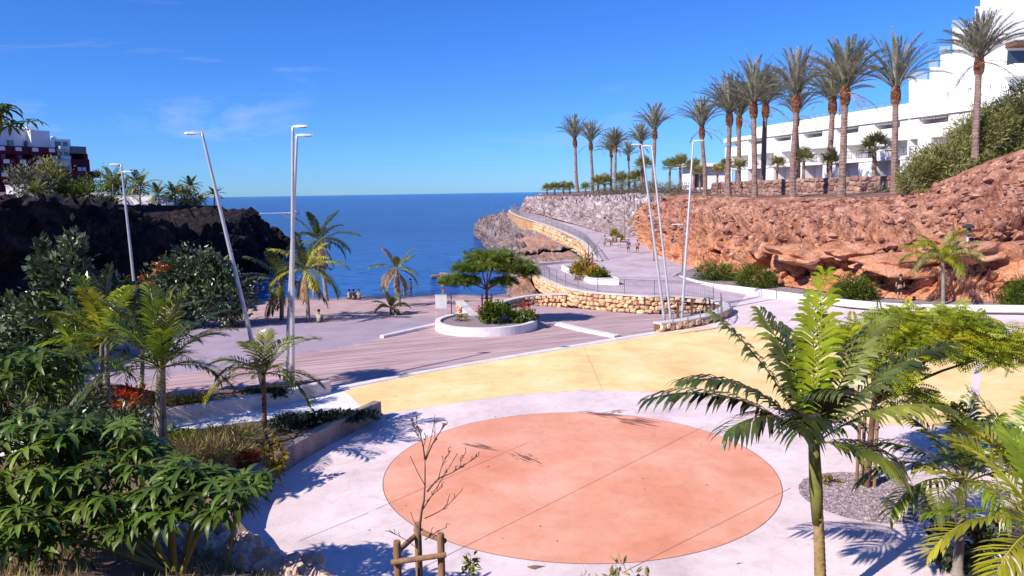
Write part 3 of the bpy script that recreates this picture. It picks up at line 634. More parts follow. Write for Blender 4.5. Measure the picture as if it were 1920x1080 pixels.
def bed(name, near, far, z, n=40, rows=10, amp=0.12, mat='soil', z2=None):
    z2 = z if z2 is None else z2
    A, B = crom(near, n), crom(far, n); m = MB()
    for j in range(rows):
        for a, b in zip(A, B): p = a.lerp(b, j / (rows - 1)); m.v.append(V((p.x, p.y, z + (z2 - z) * (j / (rows - 1)) + amp * noise.fractal(p * 0.9, 0.8, 2, 4))))
    for j in range(rows - 1):
        for i in range(n - 1): k = j * n + i; m.f.append((k, k + 1, k + n + 1, k + n))
    return struct(m, name, MATS[mat], True)
bed('garden_bed', [V((-5.3, 15.0, 0)), P(432, 985), P(455, 945), P(490, 908), P(540, 874), P(600, 838), P(650, 812), P(703, 783)], [V((-24, 14.6, 0)), P(-200, 950), P(-150, 900), P(0, 862), P(150, 838), P(330, 812), P(520, 790), P(690, 776)], 0.5, z2=0.06, amp=.07)
bed('garden_bed', [P(614, 735), P(560, 748), P(480, 763), P(400, 776), P(330, 787), P(200, 802), P(-100, 822)], [P(618, 726), P(560, 735), P(480, 742), P(400, 750), P(330, 760), P(150, 735), P(-200, 760)], 0.42)
struct(ngon([V((p.x, p.y, 0.012)) for p in [P(640, 728), P(616, 738), P(560, 752), P(480, 768), P(330, 792), P(150, 812), P(-100, 838), P(-100, 868), P(150, 842), P(330, 816), P(520, 796), P(640, 782), P(690, 774)]]), 'garden_path', MATS['white_plaster'])
# ragged stone edging at the foot of the bank
r = random.Random(5); ms = []
for k in range(6):
    q = MB().ico((0, 0, 0), 0.5, 0.3, 60 + k, (1, .9, .75), 2).mesh('stone'); q.materials.append(MATS['rubble']); ms.append(q)
ed_ = MB()
rw = thing('rubble_edging', 'ragged pinkish rubble stone edging at the lower left of the plaza', 'wall', P(430, 1028, 1.2)); line = [P(300, 985, 1.6), P(350, 1003, 1.6), P(430, 1028, 1.6), P(515, 1056, 1.6), P(620, 1092, 1.55)]
for p in resample(crom(line, 60), 0.35): ed_.ico(p + V((-.1, -.12, -.12)), .5, .25, p.x, (1, .8, .75), 2)
part(ed_, 'core', MATS['rubble'], rw, origin=rw.location)
for p in resample(crom(line, 60), 0.13):
    for _ in range(2):
        o = obj('stone', r.choice(ms), None, rw); s = r.uniform(0.22, 0.5); q = p + V((r.gauss(-0.1, 0.2), r.gauss(-0.1, 0.25), r.uniform(-0.1, 0.16)))
        o.location = q - rw.location; o.scale = (s, s * r.uniform(.7, 1.1), s * r.uniform(.6, .9)); o.rotation_euler = (r.uniform(0, 6), r.uniform(0, 6), r.uniform(0, 6))
# gravel tree pit
gc = P(1624, 930); ga = (P(1745, 930) - P(1504, 930)).length / 2; gb = (P(1624, 885) - P(1624, 972)).length / 2
pit = [(gc.x + ga * math.cos(a), gc.y + gb * math.sin(a)) for a in [2 * math.pi * k / 64 for k in range(64)]]
t_ = struct(ngon([V((*p, 0.006)) for p in pit]), 'gravel_pit', MATS['gravel'])
def pebbles(name, fn, n, smin, smax, parent, seed):
    r = random.Random(seed); m = MB(); oc = [(1, 0, 0), (-1, 0, 0), (0, 1, 0), (0, -1, 0), (0, 0, 1)]; of = [(0, 2, 4), (2, 1, 4), (1, 3, 4), (3, 0, 4)]
    for _ in range(n):
        c = fn(r); s = r.uniform(smin, smax); R3 = Matrix.Rotation(r.uniform(0, 6.3), 3, 'Z')
        m.add([c + R3 @ V((a * s * r.uniform(.7, 1.3), b * s * r.uniform(.7, 1.3), d * s * r.uniform(.5, 1.0))) for a, b, d in oc], of)
    o = struct(m, name, MATS['pebble'], parent=parent); o['kind'] = 'stuff'; return o
def inpit(r):
    a, q = r.uniform(0, 6.283), math.sqrt(r.random()); return V((gc.x + ga * q * math.cos(a), gc.y + gb * q * math.sin(a), 0.007))
pebbles('pebbles', inpit, 9000, 0.012, 0.035, t_, 3)
kerb([P(1850, 950), P(1838, 1000), P(1868, 1060), P(1930, 1120)], 0.28, -0.1, 0.42, 'planter_wall', 'curved pale planter wall among palms at the lower right', 'kerb', 'wall', 0.5)

# ================================================================== VEGETATION
LF = dict(rough=0.36, spec=0.6, detail=2)
M('date_leaf', [(0.20, 0.20, 0.135), (0.32, 0.31, 0.22), (0.46, 0.43, 0.33)], 0.6, island=0.3, trans=0.4, rough=0.6, detail=2)
M('palm_leaf', [(0.07, 0.09, 0.012), (0.15, 0.175, 0.022), (0.27, 0.27, 0.04)], 1.2, island=0.35, trans=0.22, **LF)
M('palm_leaf_dark', [(0.022, 0.032, 0.007), (0.05, 0.068, 0.014), (0.11, 0.13, 0.03)], 1.3, island=0.35, trans=0.12, **LF)
M('palm_leaf_yellow', [(0.24, 0.25, 0.015), (0.40, 0.39, 0.025), (0.54, 0.47, 0.04)], 1.5, island=0.25, trans=0.35, **LF)
M('palm_leaf_lime', [(0.14, 0.21, 0.01), (0.24, 0.33, 0.02), (0.36, 0.44, 0.04)], 1.5, island=0.22, trans=0.42, **LF)
M('palm_leaf_bright', [(0.26, 0.34, 0.012), (0.38, 0.46, 0.025), (0.50, 0.55, 0.05)], 1.5, island=0.2, trans=0.45, **LF)
M('palm_leaf_dry', [(0.20, 0.12, 0.06), (0.34, 0.22, 0.11), (0.44, 0.30, 0.16)], 1.5, island=0.3, trans=0.15, rough=0.8)
M('palm_trunk', [(0.13, 0.085, 0.07), (0.25, 0.165, 0.14), (0.34, 0.24, 0.21)], 2.5, 0.95, 0.9, 6, 6)
M('palm_boot', [(0.12, 0.05, 0.03), (0.24, 0.10, 0.055), (0.34, 0.20, 0.13)], 3, 0.95, 0.8, 8, island=0.4)
M('grey_trunk', [(0.14, 0.12, 0.10), (0.25, 0.22, 0.19), (0.32, 0.28, 0.25)], 3, 0.95, 0.6, 10)
M('green_stem', [(0.11, 0.13, 0.03), (0.20, 0.20, 0.05), (0.26, 0.22, 0.08)], 3, 0.6, 0.2, 10)
M('ring_trunk', [(0.20, 0.13, 0.05), (0.34, 0.23, 0.10), (0.44, 0.32, 0.17)], 5, 0.8, 0.5, 14)
M('bark', [(0.09, 0.045, 0.03), (0.17, 0.09, 0.06), (0.24, 0.14, 0.10)], 4, 0.95, 0.8, 14)
M('dead_bark', [(0.045, 0.028, 0.02), (0.11, 0.065, 0.05), (0.17, 0.11, 0.085)], 6, 0.95, 0.6, 20)
M('stake_wood', [(0.12, 0.06, 0.03), (0.26, 0.14, 0.075), (0.38, 0.24, 0.14)], 3, 0.9, 0.6, 12, 8, stretch=(1, 1, 0.15))
M('palmate_leaf', [(0.032, 0.060, 0.007), (0.075, 0.125, 0.013), (0.17, 0.235, 0.025)], 0.7, rand=0.3, trans=0.16, rough=0.42, spec=0.4, detail=2)
M('dark_leaf', [(0.025, 0.038, 0.016), (0.065, 0.085, 0.038), (0.13, 0.15, 0.08)], 1.0, island=0.45, trans=0.08, rough=0.35, spec=0.5, detail=2)
M('gloss_leaf', [(0.03, 0.05, 0.02), (0.09, 0.12, 0.05), (0.20, 0.23, 0.13)], 1.0, island=0.45, trans=0.1, rough=0.3, spec=0.6, detail=2)
M('fine_leaf', [(0.045, 0.075, 0.008), (0.09, 0.135, 0.014), (0.17, 0.20, 0.025)], 0.9, island=0.35, trans=0.25, rough=0.55, detail=2)
M('lime_leaf', [(0.13, 0.17, 0.008), (0.24, 0.28, 0.012), (0.40, 0.37, 0.02)], 1.0, island=0.35, trans=0.28, rough=0.5, detail=2)
M('grey_leaf', [(0.09, 0.085, 0.06), (0.17, 0.16, 0.11), (0.25, 0.23, 0.17)], 1.0, island=0.35, trans=0.15, rough=0.7, detail=2)
M('olive_leaf', [(0.15, 0.15, 0.045), (0.27, 0.26, 0.085), (0.40, 0.37, 0.15)], 0.5, island=0.4, trans=0.35, rough=0.6, detail=3)
M('yellow_leaf', [(0.20, 0.14, 0.012), (0.34, 0.24, 0.02)], 1.0, island=0.4, trans=0.25, rough=0.6)
M('red_leaf', [(0.35, 0.04, 0.015), (0.55, 0.10, 0.02)], 1.0, island=0.4, trans=0.25, rough=0.6)
M('straw', [(0.16, 0.13, 0.04), (0.30, 0.24, 0.09), (0.42, 0.33, 0.16)], 1.5, island=0.4, trans=0.2, rough=0.8)

def frond(mb, base, az, el, L, droop, npair, ll, wd, vee=0.35, hang=0.25, r=RN, start=0.14, fine=True, rach=0.018, sweep=0.75, twist=0.0, endf=0.35):
    """feather leaf: rachis curve with two rows of narrow leaflets"""
    NS = 14; pts = []; p = V(base); h = V((math.cos(az), math.sin(az), 0)); tw = r.uniform(-1, 1) * 0.12
    tang = []
    for k in range(NS + 1):
        t = k / NS; e = el - droop * t ** 1.3
        hh = V((math.cos(az + tw * t), math.sin(az + tw * t), 0)); d = hh * math.cos(e) + V((0, 0, math.sin(e)))
        pts.append(p.copy()); tang.append(d); p = p + d * (L / NS)
    mb.tube(pts, [rach * (1 - 0.85 * k / NS) for k in range(NS + 1)], 4, False)
    side0 = V((-math.sin(az), math.cos(az), 0))
    for s in (-1, 1):
        for k in range(npair):
            if r.random() < .05: continue
            t = start + (1 - start) * (k + r.uniform(-.25, .25)) / npair; t = min(max(t, 0), 0.999)
            u = t * NS; i = int(u); q = pts[i].lerp(pts[i + 1], u - i); d = tang[i]
            up = side0.cross(d); up = up if up.z > 0 else -up
            prof = (math.sin(math.pi * min(1, 0.12 + 0.80 * (t - start) / (1 - start)))) ** 0.7
            l = ll * max(endf * 0.6, prof) * r.uniform(0.85, 1.1)
            a = sweep * (0.75 + 0.55 * t) + r.uniform(-.16, .16)
            sd = (side0 * s * math.cos(twist) + up * math.sin(twist) * s)
            dr = (sd * math.cos(a) + d * math.sin(a) + up * vee * r.uniform(.6, 1.3)).normalized()
            wv = dr.cross(up).normalized() * wd * (0.6 + 0.4 * prof)
            wv = (wv + up * wd * 0.3 * s)
            m1 = q + dr * l * 0.45 - V((0, 0, hang * l * 0.12)); tip = q + dr * l * 0.95 - V((0, 0, hang * l))
            if fine:
                m2 = q + dr * l * 0.75 - V((0, 0, hang * l * 0.5))
                mb.add([q - wv * .3, q + wv * .3, m1 + wv, m1 - wv, m2 + wv * .7, m2 - wv * .7, tip], [(0, 1, 2, 3), (3, 2, 4, 5), (5, 4, 6)])
            else: mb.add([q, m1 + wv, tip, m1 - wv], [(0, 1, 2, 3)])
def ringtrunk(pts, r0, r1, rings, n=10, bump=0.06, flare=0.3):
    c = crom(pts, rings * 2 + 1); m = MB(); rr = []
    for k in range(len(c)):
        t = k / (len(c) - 1); rr.append((r0 + (r1 - r0) * t) * (1 + (bump if k % 2 else -bump)) * (1 + flare * max(0, 1 - t * 7)))
    return m.tube(c, rr, n)

# --- tall date palms -----------------------------------------------------
def date_palm(seed, H=15.0, lean=0.0):
    r = random.Random(seed); root = thing('date_palm', '', 'palm tree'); th = H * 0.60
    top = V((lean, 0, th))
    tp = [V((0, 0, -0.4)), V((lean * .2 + r.uniform(-.1, .1), r.uniform(-.1, .1), th * .35)), V((lean * .6, 0, th * .7)), top]
    part(ringtrunk(tp, 0.34, 0.27, 34, 9, 0.05, 0.25), 'trunk', MATS['palm_trunk'], root)
    boot = MB()
    bh = H * 0.085
    for k in range(90):   # cut leaf bases, spiralled
        t = k / 89; a = k * 2.39996; z = th - bh * 0.6 + bh * 1.25 * t; rr = 0.26 + 0.20 * math.sin(math.pi * min(1, 0.15 + t * 0.85)) 
        d = V((math.cos(a), math.sin(a), 0)); s = V((-d.y, d.x, 0)); b = top * 1.0; c = V((b.x, b.y, z)) + d * rr * .75
        boot.add([c - s * .13, c + s * .13, c + s * .10 + d * .16 + V((0, 0, .22)), c - s * .10 + d * .16 + V((0, 0, .22)), c + V((0, 0, .34))], [(0, 1, 2, 3), (3, 2, 4), (1, 4, 2), (0, 3, 4)])
    boot.tube([V((top.x, top.y, th - bh * .7)), V((top.x, top.y, th)), V((top.x, top.y, th + bh * .8))], [0.27, 0.34, 0.24], 8)
    part(boot, 'leaf_base_bulb', MATS['palm_boot'], root)
    cr = MB(); n = r.choice((44, 52, 60, 66)); sprd = r.uniform(34, 56); lfx = r.uniform(.9, 1.08); b = V((top.x, top.y, th + bh * 0.6))
    for k in range(n):
        t = (k + .5) / n; az = k * 2.39996 + r.uniform(-.2, .2); el = rad(88 - sprd * t ** 1.1 + r.uniform(-6, 6)); L = H * 0.335 * lfx * r.uniform(.88, 1.1)
        frond(cr, b + V((math.cos(az), math.sin(az), 0)) * 0.16, az, el, L, rad(14 + 44 * t + r.uniform(0, 18)), 40, H * 0.042, 0.042, 0.45, 0.12, r, 0.2, False, 0.035, 0.95)
    part(cr, 'crown', MATS['date_leaf'], root)
    if seed % 2 == 0:
        for k in range(5):
            m = MB(); az = r.uniform(0, 6.28); frond(m, b + V((math.cos(az), math.sin(az), 0)) * .2 - V((0, 0, .3)), az, rad(r.uniform(-20, 15)), H * .24, rad(50), 26, H * .03, .035, .3, .3, r, .2, False, .03); part(m, 'dead_frond', MATS['palm_leaf_dry'], root)
    return root
protos = [date_palm(k, 15, q) for k, q in ((1, .15), (2, -.3), (3, .35), (4, 0), (5, -.15), (6, .2))]
PALMS = [  # base x, base y, top x, top y, distance, where
    (1083, 357, 1072, 214, 158), (1111, 357, 1111, 224, 152), (1146, 356, 1143, 250, 150), (1154, 353, 1156, 236, 142), (1180, 352, 1180, 264, 148), (1203, 350, 1200, 227, 138), (1226, 350, 1228, 193, 129),
    (1322, 364, 1320, 178, 106), (1366, 366, 1360, 136, 90), (1385, 352, 1388, 152, 99), (1415, 367, 1418, 108, 84), (1430, 350, 1436, 120, 95), (1487, 367, 1494, 90, 78.5), (1496, 350, 1500, 152, 92), (1555, 352, 1556, 108, 87), (1578, 366, 1592, 66, 73.5), (1676, 360, 1686, 68, 71), (1828, 300, 1834, 16, 61)]
r = random.Random(21); used = set()
for i, (bx, by, tx_, ty_, dist) in enumerate(PALMS):
    k = i % 6; root = protos[k] if k not in used else copy_tree(protos[k]); used.add(k)
    b, t = D(bx, by, dist), D(tx_, ty_, dist); s = (t.z - b.z) / 14.6
    root.location = b; root.scale = (s * r.uniform(.92, 1.05), s * r.uniform(.92, 1.05), s)
    dx = (t.x - b.x) - 0.2; root.rotation_euler = (0, math.atan2(dx, t.z - b.z) * .8, r.uniform(-0.5, 0.5))
    tag(root, '%s tall date palm from the left in the clifftop row' % ordn(i), 'palm tree', 'date palms along the clifftop')

# --- young feather palms with separate fronds ------------------------------
def feather_palm(name, label, loc, stems, crown, fronds, leafmats, L, ll, wd, r, trunkmat='grey_trunk', r0=0.09, npair=34, vee=0.3, hang=0.3, cat='palm tree', group=None, spear=True, shaft=None, rings=14, el0=80, el1=-5, dr0=30, dr1=80):
    """stems: list of base offsets; crown: offset of the leaf base; fronds: count or list of (azimuth deg, elevation deg, droop deg, length factor, material)"""
    root = thing(name, label, cat, loc, group=group); c = V(crown)
    for s in stems:
        s = V(s); e = c + V((s.x * .3, s.y * .3, 0)); part(ringtrunk([s, s.lerp(e, .4) + V((r.uniform(-.04, .04), 0, 0)), e], r0, r0 * .75, rings, 10, 0.035, 0.35), 'trunk', MATS[trunkmat], root, True)
    if shaft:
        part(MB().tube([c - (c - V(stems[0])).normalized() * shaft, c - (c - V(stems[0])).normalized() * shaft * .6, c, c + V((0, 0, shaft * .25))], [r0 * .85, r0 * 1.08, r0 * .9, r0 * .5], 10), 'crown_shaft', MATS['green_stem'], root, True)
    if isinstance(fronds, int):
        n = fronds; fr = []
        for k in range(n):
            t = (k + .5) / n; fr.append((math.degrees(k * 2.39996) + r.uniform(-15, 15), el0 + (el1 - el0) * t + r.uniform(-8, 8), dr0 + (dr1 - dr0) * t + r.uniform(-8, 10), r.uniform(.85, 1.1), leafmats[int(r.random() ** 1.4 * len(leafmats))]))
    else: fr = fronds
    for az, el, dr, lf, mt in fr:
        m = MB(); a = rad(az); frond(m, c + V((math.cos(a), math.sin(a), 0)) * r0 * .4, a, rad(el), L * lf, rad(dr), npair, ll, wd, vee, hang, r, rach=0.022)
        part(m, 'frond', MATS[mt], root)
    return root
r = random.Random(33)
# L1: single palm in the garden bed
b = P(496, 818, 0.5); c = D(494, 700, b.y)
feather_palm('feather_palm', 'young palm with a single slim trunk standing behind the concrete garden wall', b - V((0, 0, .1)), [(0, 0, 0)], (c.x - b.x, 0, c.z - b.z + .1), [(170, 35, 75, 1, 'palm_leaf'), (10, 55, 60, 1.05, 'palm_leaf'), (60, 60, 70, .9, 'palm_leaf'), (130, 55, 70, .9, 'palm_leaf'), (200, 10, 85, 1.0, 'palm_leaf_yellow'), (340, 5, 80, 1.05, 'palm_leaf'), (320, 35, 90, .9, 'palm_leaf_lime'), (230, 45, 95, .85, 'palm_leaf_lime'), (20, 5, 60, .95, 'palm_leaf'), (280, 50, 100, .8, 'palm_leaf'), (90, 80, 40, .7, 'palm_leaf'), (150, 15, 70, 1.0, 'palm_leaf')], ['palm_leaf'], 1.95, 0.62, 0.022, r, r0=0.085, trunkmat='bark')
# L2: multi-stem palm
b = P(300, 872, 0.5); c = D(302, 690, b.y)
feather_palm('clump_palm', 'dense clump palm with several stems in the middle of the left garden', b - V((0, 0, .1)), [(-.16, 0, 0), (.14, .1, 0), (.02, -.12, 0)], (c.x - b.x, 0, c.z - b.z + .1), 26, ['palm_leaf_dark', 'palm_leaf', 'palm_leaf_dark', 'palm_leaf_lime'], 2.35, 0.66, 0.018, r, r0=0.085, el0=88, el1=5, npair=38)
b = P(190, 800, 0.5); c = D(195, 640, b.y)
feather_palm('clump_palm', 'bushy palm with yellowing fronds left of the clump palm', b - V((0, 0, .1)), [(-.2, 0, 0), (.2, .1, 0)], (c.x - b.x, 0, c.z - b.z + .1), 18, ['palm_leaf', 'palm_leaf_yellow', 'palm_leaf_dark', 'palm_leaf_lime'], 2.5, 0.7, 0.028, r, r0=0.09, el0=85, el1=0)
b = P(262, 760, 0.5); c = D(268, 640, b.y)
feather_palm('clump_palm', 'upright dark palm half hidden behind the clump palm', b - V((0, 0, .1)), [(0, 0, 0)], (c.x - b.x, 0, c.z - b.z), 16, ['palm_leaf_dark', 'palm_leaf'], 2.6, 0.7, 0.028, r, r0=0.09, el0=88, el1=15)
b = P(140, 800, 0.4); c = D(150, 672, b.y)
feather_palm('clump_palm', 'low spreading palm with yellow tips at the left of the garden', b - V((0, 0, .1)), [(0, 0, 0)], (c.x - b.x, 0, c.z - b.z), 16, ['palm_leaf', 'palm_leaf_dark', 'palm_leaf_yellow', 'palm_leaf_lime'], 2.1, 0.6, 0.022, r, r0=0.08, el0=80, el1=-10)
# big dark palm in the right foreground
c = D(1526, 830, 13.4); b = D(1540, 1080, 13.4); b.z = 0.45
fr = [(62, 83, 8, 1.12, 'palm_leaf_bright'), (75, 78, 14, .95, 'palm_leaf_lime'), (162, 62, 24, 1.05, 'palm_leaf'), (192, 52, 62, 1.05, 'palm_leaf_dark'), (178, 40, 60, 1.15, 'palm_leaf_dark'), (28, 62, 38, 1.05, 'palm_leaf'), (8, 52, 42, 1.1, 'palm_leaf_dark'), (345, 42, 52, .8, 'palm_leaf'), (205, 44, 75, .8, 'palm_leaf_dark'), (238, 58, 92, .75, 'palm_leaf_dark'), (120, 72, 32, .95, 'palm_leaf'), (335, 12, 60, .5, 'palm_leaf'), (262, 72, 75, .75, 'palm_leaf_dark'), (95, 66, 40, .9, 'palm_leaf_dark')]
feather_palm('king_palm', 'large dark feathery palm with ringed bare trunk in the right foreground', b - V((0, 0, .15)), [(0, 0, 0)], c - b + V((0, 0, .15)), fr, [], 2.9, 0.80, 0.042, r, r0=0.112, npair=33, vee=0.2, hang=0.55, shaft=1.6, rings=26, trunkmat='ring_trunk')
# lower right palms
b = V((8.9, 14.2, 0.3)); c = D(1806, 905, 14.2)
fr = [(170, 35, 95, 1.05, 'palm_leaf'), (195, 22, 90, .95, 'palm_leaf_lime'), (150, 45, 80, 1.0, 'palm_leaf'), (85, 84, 20, .75, 'palm_leaf'), (30, 60, 50, .9, 'palm_leaf_lime'), (5, 45, 60, 1.0, 'palm_leaf_yellow'), (340, 35, 80, .9, 'palm_leaf_yellow'), (225, 30, 90, .85, 'palm_leaf'), (120, 62, 60, .9, 'palm_leaf'), (60, 72, 40, .9, 'palm_leaf'), (270, 30, 90, .8, 'palm_leaf_lime'), (310, 20, 90, .8, 'palm_leaf_yellow')]
feather_palm('feather_palm', 'low green palm with drooping fronds beside the gravel tree pit', b - V((0, 0, .1)), [(0, 0, 0)], c - b + V((0, 0, .1)), fr, [], 2.05, 0.6, 0.026, r, r0=0.1, npair=30, hang=0.55)
b = V((7.3, 9.4, 2.2)); c = D(1958, 985, 9.4)
fr = [(175, 25, 45, 1.0, 'palm_leaf_lime'), (190, 30, 95, 1.15, 'palm_leaf_yellow'), (150, 42, 50, 1.0, 'palm_leaf_yellow'), (120, 55, 50, 1.0, 'palm_leaf_yellow'), (90, 70, 50, .9, 'palm_leaf_lime'), (210, 10, 80, .9, 'palm_leaf_yellow'), (40, 50, 60, 1.0, 'palm_leaf'), (330, 40, 60, 1.0, 'palm_leaf'), (270, 50, 60, .8, 'palm_leaf')]
feather_palm('feather_palm', 'yellow green palm fronds reaching in from the lower right corner', b - V((0, 0, .15)), [(0, 0, 0), (-.12, .05, 0)], c - b + V((0, 0, .1)), fr, [], 1.6, 0.46, 0.026, r, r0=0.06, npair=30, hang=0.2, trunkmat='green_stem')
b = V((9.9, 13.6, 0.3)); c = D(1925, 900, 13.6)
feather_palm('feather_palm', 'pale yellow palm at the right edge behind the corner fronds', b - V((0, 0, .1)), [(0, 0, 0)], c - b + V((0, 0, .1)), 12, ['palm_leaf_yellow', 'palm_leaf_lime', 'palm_leaf_yellow'], 1.9, 0.6, 0.03, r, r0=0.09, npair=28, el0=80, el1=15)
# feathery palm against the red rocks
b = P(1768, 570, 0.15); c = D(1768, 492, b.y)
feather_palm('queen_palm', 'light green feathery palm in front of the red rock cave', b, [(0, 0, 0)], c - b, 18, ['lime_leaf', 'olive_leaf'], 2.9, 0.62, 0.022, r, r0=0.13, npair=64, hang=0.8, el0=82, el1=34, dr0=60, dr1=125)
# beach palms
def beach_palm(label, bx, by, z, cx_, cy_, n, L, r0, mats, dry=4, el1=-10):
    b = P(bx, by, z); c = D(cx_, cy_, b.y)
    rt = feather_palm('coconut_palm', label, b - V((0, 0, .15)), [(0, 0, 0)], c - b + V((0, 0, .15)), n, mats, L, L * .24, 0.05, r, r0=r0, npair=30, hang=0.55, el1=el1, dr0=40, dr1=90)
    for k in range(dry):
        m = MB(); a = r.uniform(0, 6.28); frond(m, c - b + V((0, 0, .0)), a, rad(-45), L * .75, rad(40), 22, L * .16, 0.05, 0.1, 0.7, r); part(m, 'dead_frond', MATS['palm_leaf_dry'], rt)
beach_palm('tall coconut palm at the water edge with brown hanging fronds', 612, 562, -1.6, 598, 452, 17, 3.6, 0.2, ['palm_leaf_dark', 'palm_leaf_dark', 'palm_leaf'], 6)
beach_palm('coconut palm beside the sitting person, yellowing crown', 578, 604, -0.6, 572, 505, 14, 3.0, 0.15, ['palm_leaf', 'palm_leaf_yellow', 'palm_leaf_dark'], 4)
beach_palm('dark leafy coconut palm behind the lamp posts', 528, 598, -0.6, 525, 528, 15, 3.5, 0.16, ['palm_leaf_dark', 'palm_leaf_dark', 'palm_leaf'], 2)
beach_palm('lone half dead coconut palm in the middle of the beach', 749, 572, -1.2, 744, 505, 10, 2.5, 0.14, ['palm_leaf', 'palm_leaf_dry'], 5, -25)
beach_palm('squat young palm growing from the sand beside the lone palm', 733, 586, -0.75, 733, 578, 11, 1.7, 0.12, ['palm_leaf', 'olive_leaf'], 2, 10)
# headland palms
r = random.Random(8)
for lab, bx, by, dist, cyy, L, n in (('small bright palm at the seaward end of the dark headland', 402, 388, 131, 366, 2.0, 13), ('spiky upright palm near the headland wall end', 357, 388, 132, 350, 2.2, 20), ('bushy palm above the headland wall, right of the far lamp', 262, 378, 124, 349, 3.2, 18), ('broad palm beside the red hotel corner', 212, 376, 126, 345, 3.4, 18), ('low fan of palm fronds on the headland between two taller palms', 297, 380, 124, 364, 2.6, 16), ('green palm right of the low headland fronds', 328, 380, 126, 364, 2.6, 16), ('palm with thin trunk in front of hotel shrubs', 105, 386, 105, 345, 2.4, 16), ('short spiky palm at the foot of the hotel terrace', 66, 378, 100, 366, 2.6, 18)):
    b = D(bx, by, dist); c = D(bx, cyy, dist)
    feather_palm('headland_palm', lab, b - V((0, 0, .6)), [(0, 0, 0)], c - b + V((0, 0, .6)), n, ['palm_leaf', 'olive_leaf', 'palm_leaf_dark'], L, L * .28, 0.06, r, r0=0.16, npair=20, hang=0.4, el1=0, rings=8)

# --- fan palms along the terrace ----------------------------------------------
def fan_palm(seed, H=2.0):
    r = random.Random(seed); root = thing('fan_palm', '', 'palm tree')
    part(ringtrunk([V((0, 0, -.3)), V((0.05, 0, H * .5)), V((0, 0, H))], 0.16, 0.13, 10, 8), 'trunk', MATS['palm_trunk'], root); m = MB()
    for k in range(20):
        az = k * 2.4 + r.uniform(-.2, .2); el = rad(80 - 85 * k / 20); d = V((math.cos(az) * math.cos(el), math.sin(az) * math.cos(el), math.sin(el))); p0 = V((0, 0, H)); p1 = p0 + d * r.uniform(.6, .9)
        m.tube([p0, p1], 0.02, 3, False); s = V((-math.sin(az), math.cos(az), 0)); u = s.cross(d)
        for j in range(13):
            a = rad(-100 + 200 * j / 12); e = (d * math.cos(a) + s * math.sin(a)).normalized(); l = 0.85 * (0.7 + .3 * math.cos(a)); w_ = e.cross(u).normalized() * .055
            m.add([p1, p1 + e * l * .6 + w_, p1 + e * l - V((0, 0, .12)), p1 + e * l * .6 - w_], [(0, 1, 2, 3)])
    part(m, 'crown', MATS['olive_leaf'], root); return root
fps = [fan_palm(1), fan_palm(2, 0.7)]; used = set()
FP = [(1360, 345, 100, 1.3), (1385, 345, 96, 1.2), (1457, 345, 90, 1.25), (1506, 345, 88, 1.6), (1556, 345, 86, 1.4), (1637, 340, 82, 2.0), (1345, 350, 106, 1.2), (1026, 364, 165, 1.5), (1040, 364, 164, 1.6), (1056, 364, 163, 1.7), (1068, 363, 162, 1.6), (1098, 362, 158, 1.4), (1122, 358, 150, 2.0), (1134, 358, 150, 2.1), (1165, 356, 146, 2.2), (1190, 355, 140, 2.2), (1207, 352, 138, 2.2), (1256, 350, 128, 1.8), (1275, 350, 124, 2.0), (1300, 352, 116, 1.7), (1312, 356, 112, 1.4)]
for i, (px, py, dist, s) in enumerate(FP):
    k = 0 if (i < 7 or 16 <= i) else 1; o = fps[k] if k not in used else copy_tree(fps[k]); used.add(k); b = D(px, py, dist); o.location = b; o.scale = (s * .8,) * 3; o.rotation_euler = (0, 0, i * 1.3)
    tag(o, ('%s fan palm from the left on the white hotel terrace wall' % ordn(sorted(q[0] for q in FP[:7]).index(px))) if i < 7 else ('low fan palm on the cliff edge, %s from the far wall end' % ordn(i - 7)), 'palm tree', 'fan palms along the cliff edge')

# --- leafy bushes -------------------------------------------------------------
def leaves(mb, c, n, rx, ry, rz, ls, lw, r, shell=0.55, up=0.25, clump=0.0, ccount=0, fold=0.3):
    """leaf blades spread through an ellipsoid, gathered in clumps"""
    c = V(c); cl = []
    for _ in range(ccount):
        d = V((r.gauss(0, 1), r.gauss(0, 1), r.gauss(0, 1))).normalized(); cl.append((d, r.uniform(shell, 1.0)))
    for _ in range(n):
        if cl:
            d0, q = r.choice(cl); d = (d0 * q + V((r.gauss(0, clump), r.gauss(0, clump), r.gauss(0, clump))))
            p = c + V((d.x * rx, d.y * ry, d.z * rz)); od = V((d0.x, d0.y, d0.z + up))
        else:
            d = V((r.gauss(0, 1), r.gauss(0, 1), r.gauss(0, 1))).normalized(); q = r.uniform(shell, 1); p = c + V((d.x * rx, d.y * ry, d.z * rz)) * q; od = V((d.x, d.y, d.z + up))
        ld = (od + V((r.gauss(0, .6), r.gauss(0, .6), r.gauss(0, .6)))).normalized(); s = ld.cross(V((r.gauss(0, 1), r.gauss(0, 1), r.gauss(0, 1)))); 
        if s.length < 1e-4: continue
        s.normalize(); n_ = ld.cross(s); l = ls * r.uniform(.7, 1.25); w_ = lw * r.uniform(.8, 1.2)
        mb.add([p, p + ld * l * .5 + s * w_ + n_ * w_ * fold, p + ld * l, p + ld * l * .5 - s * w_ + n_ * w_ * fold], [(0, 1, 2), (0, 2, 3)])
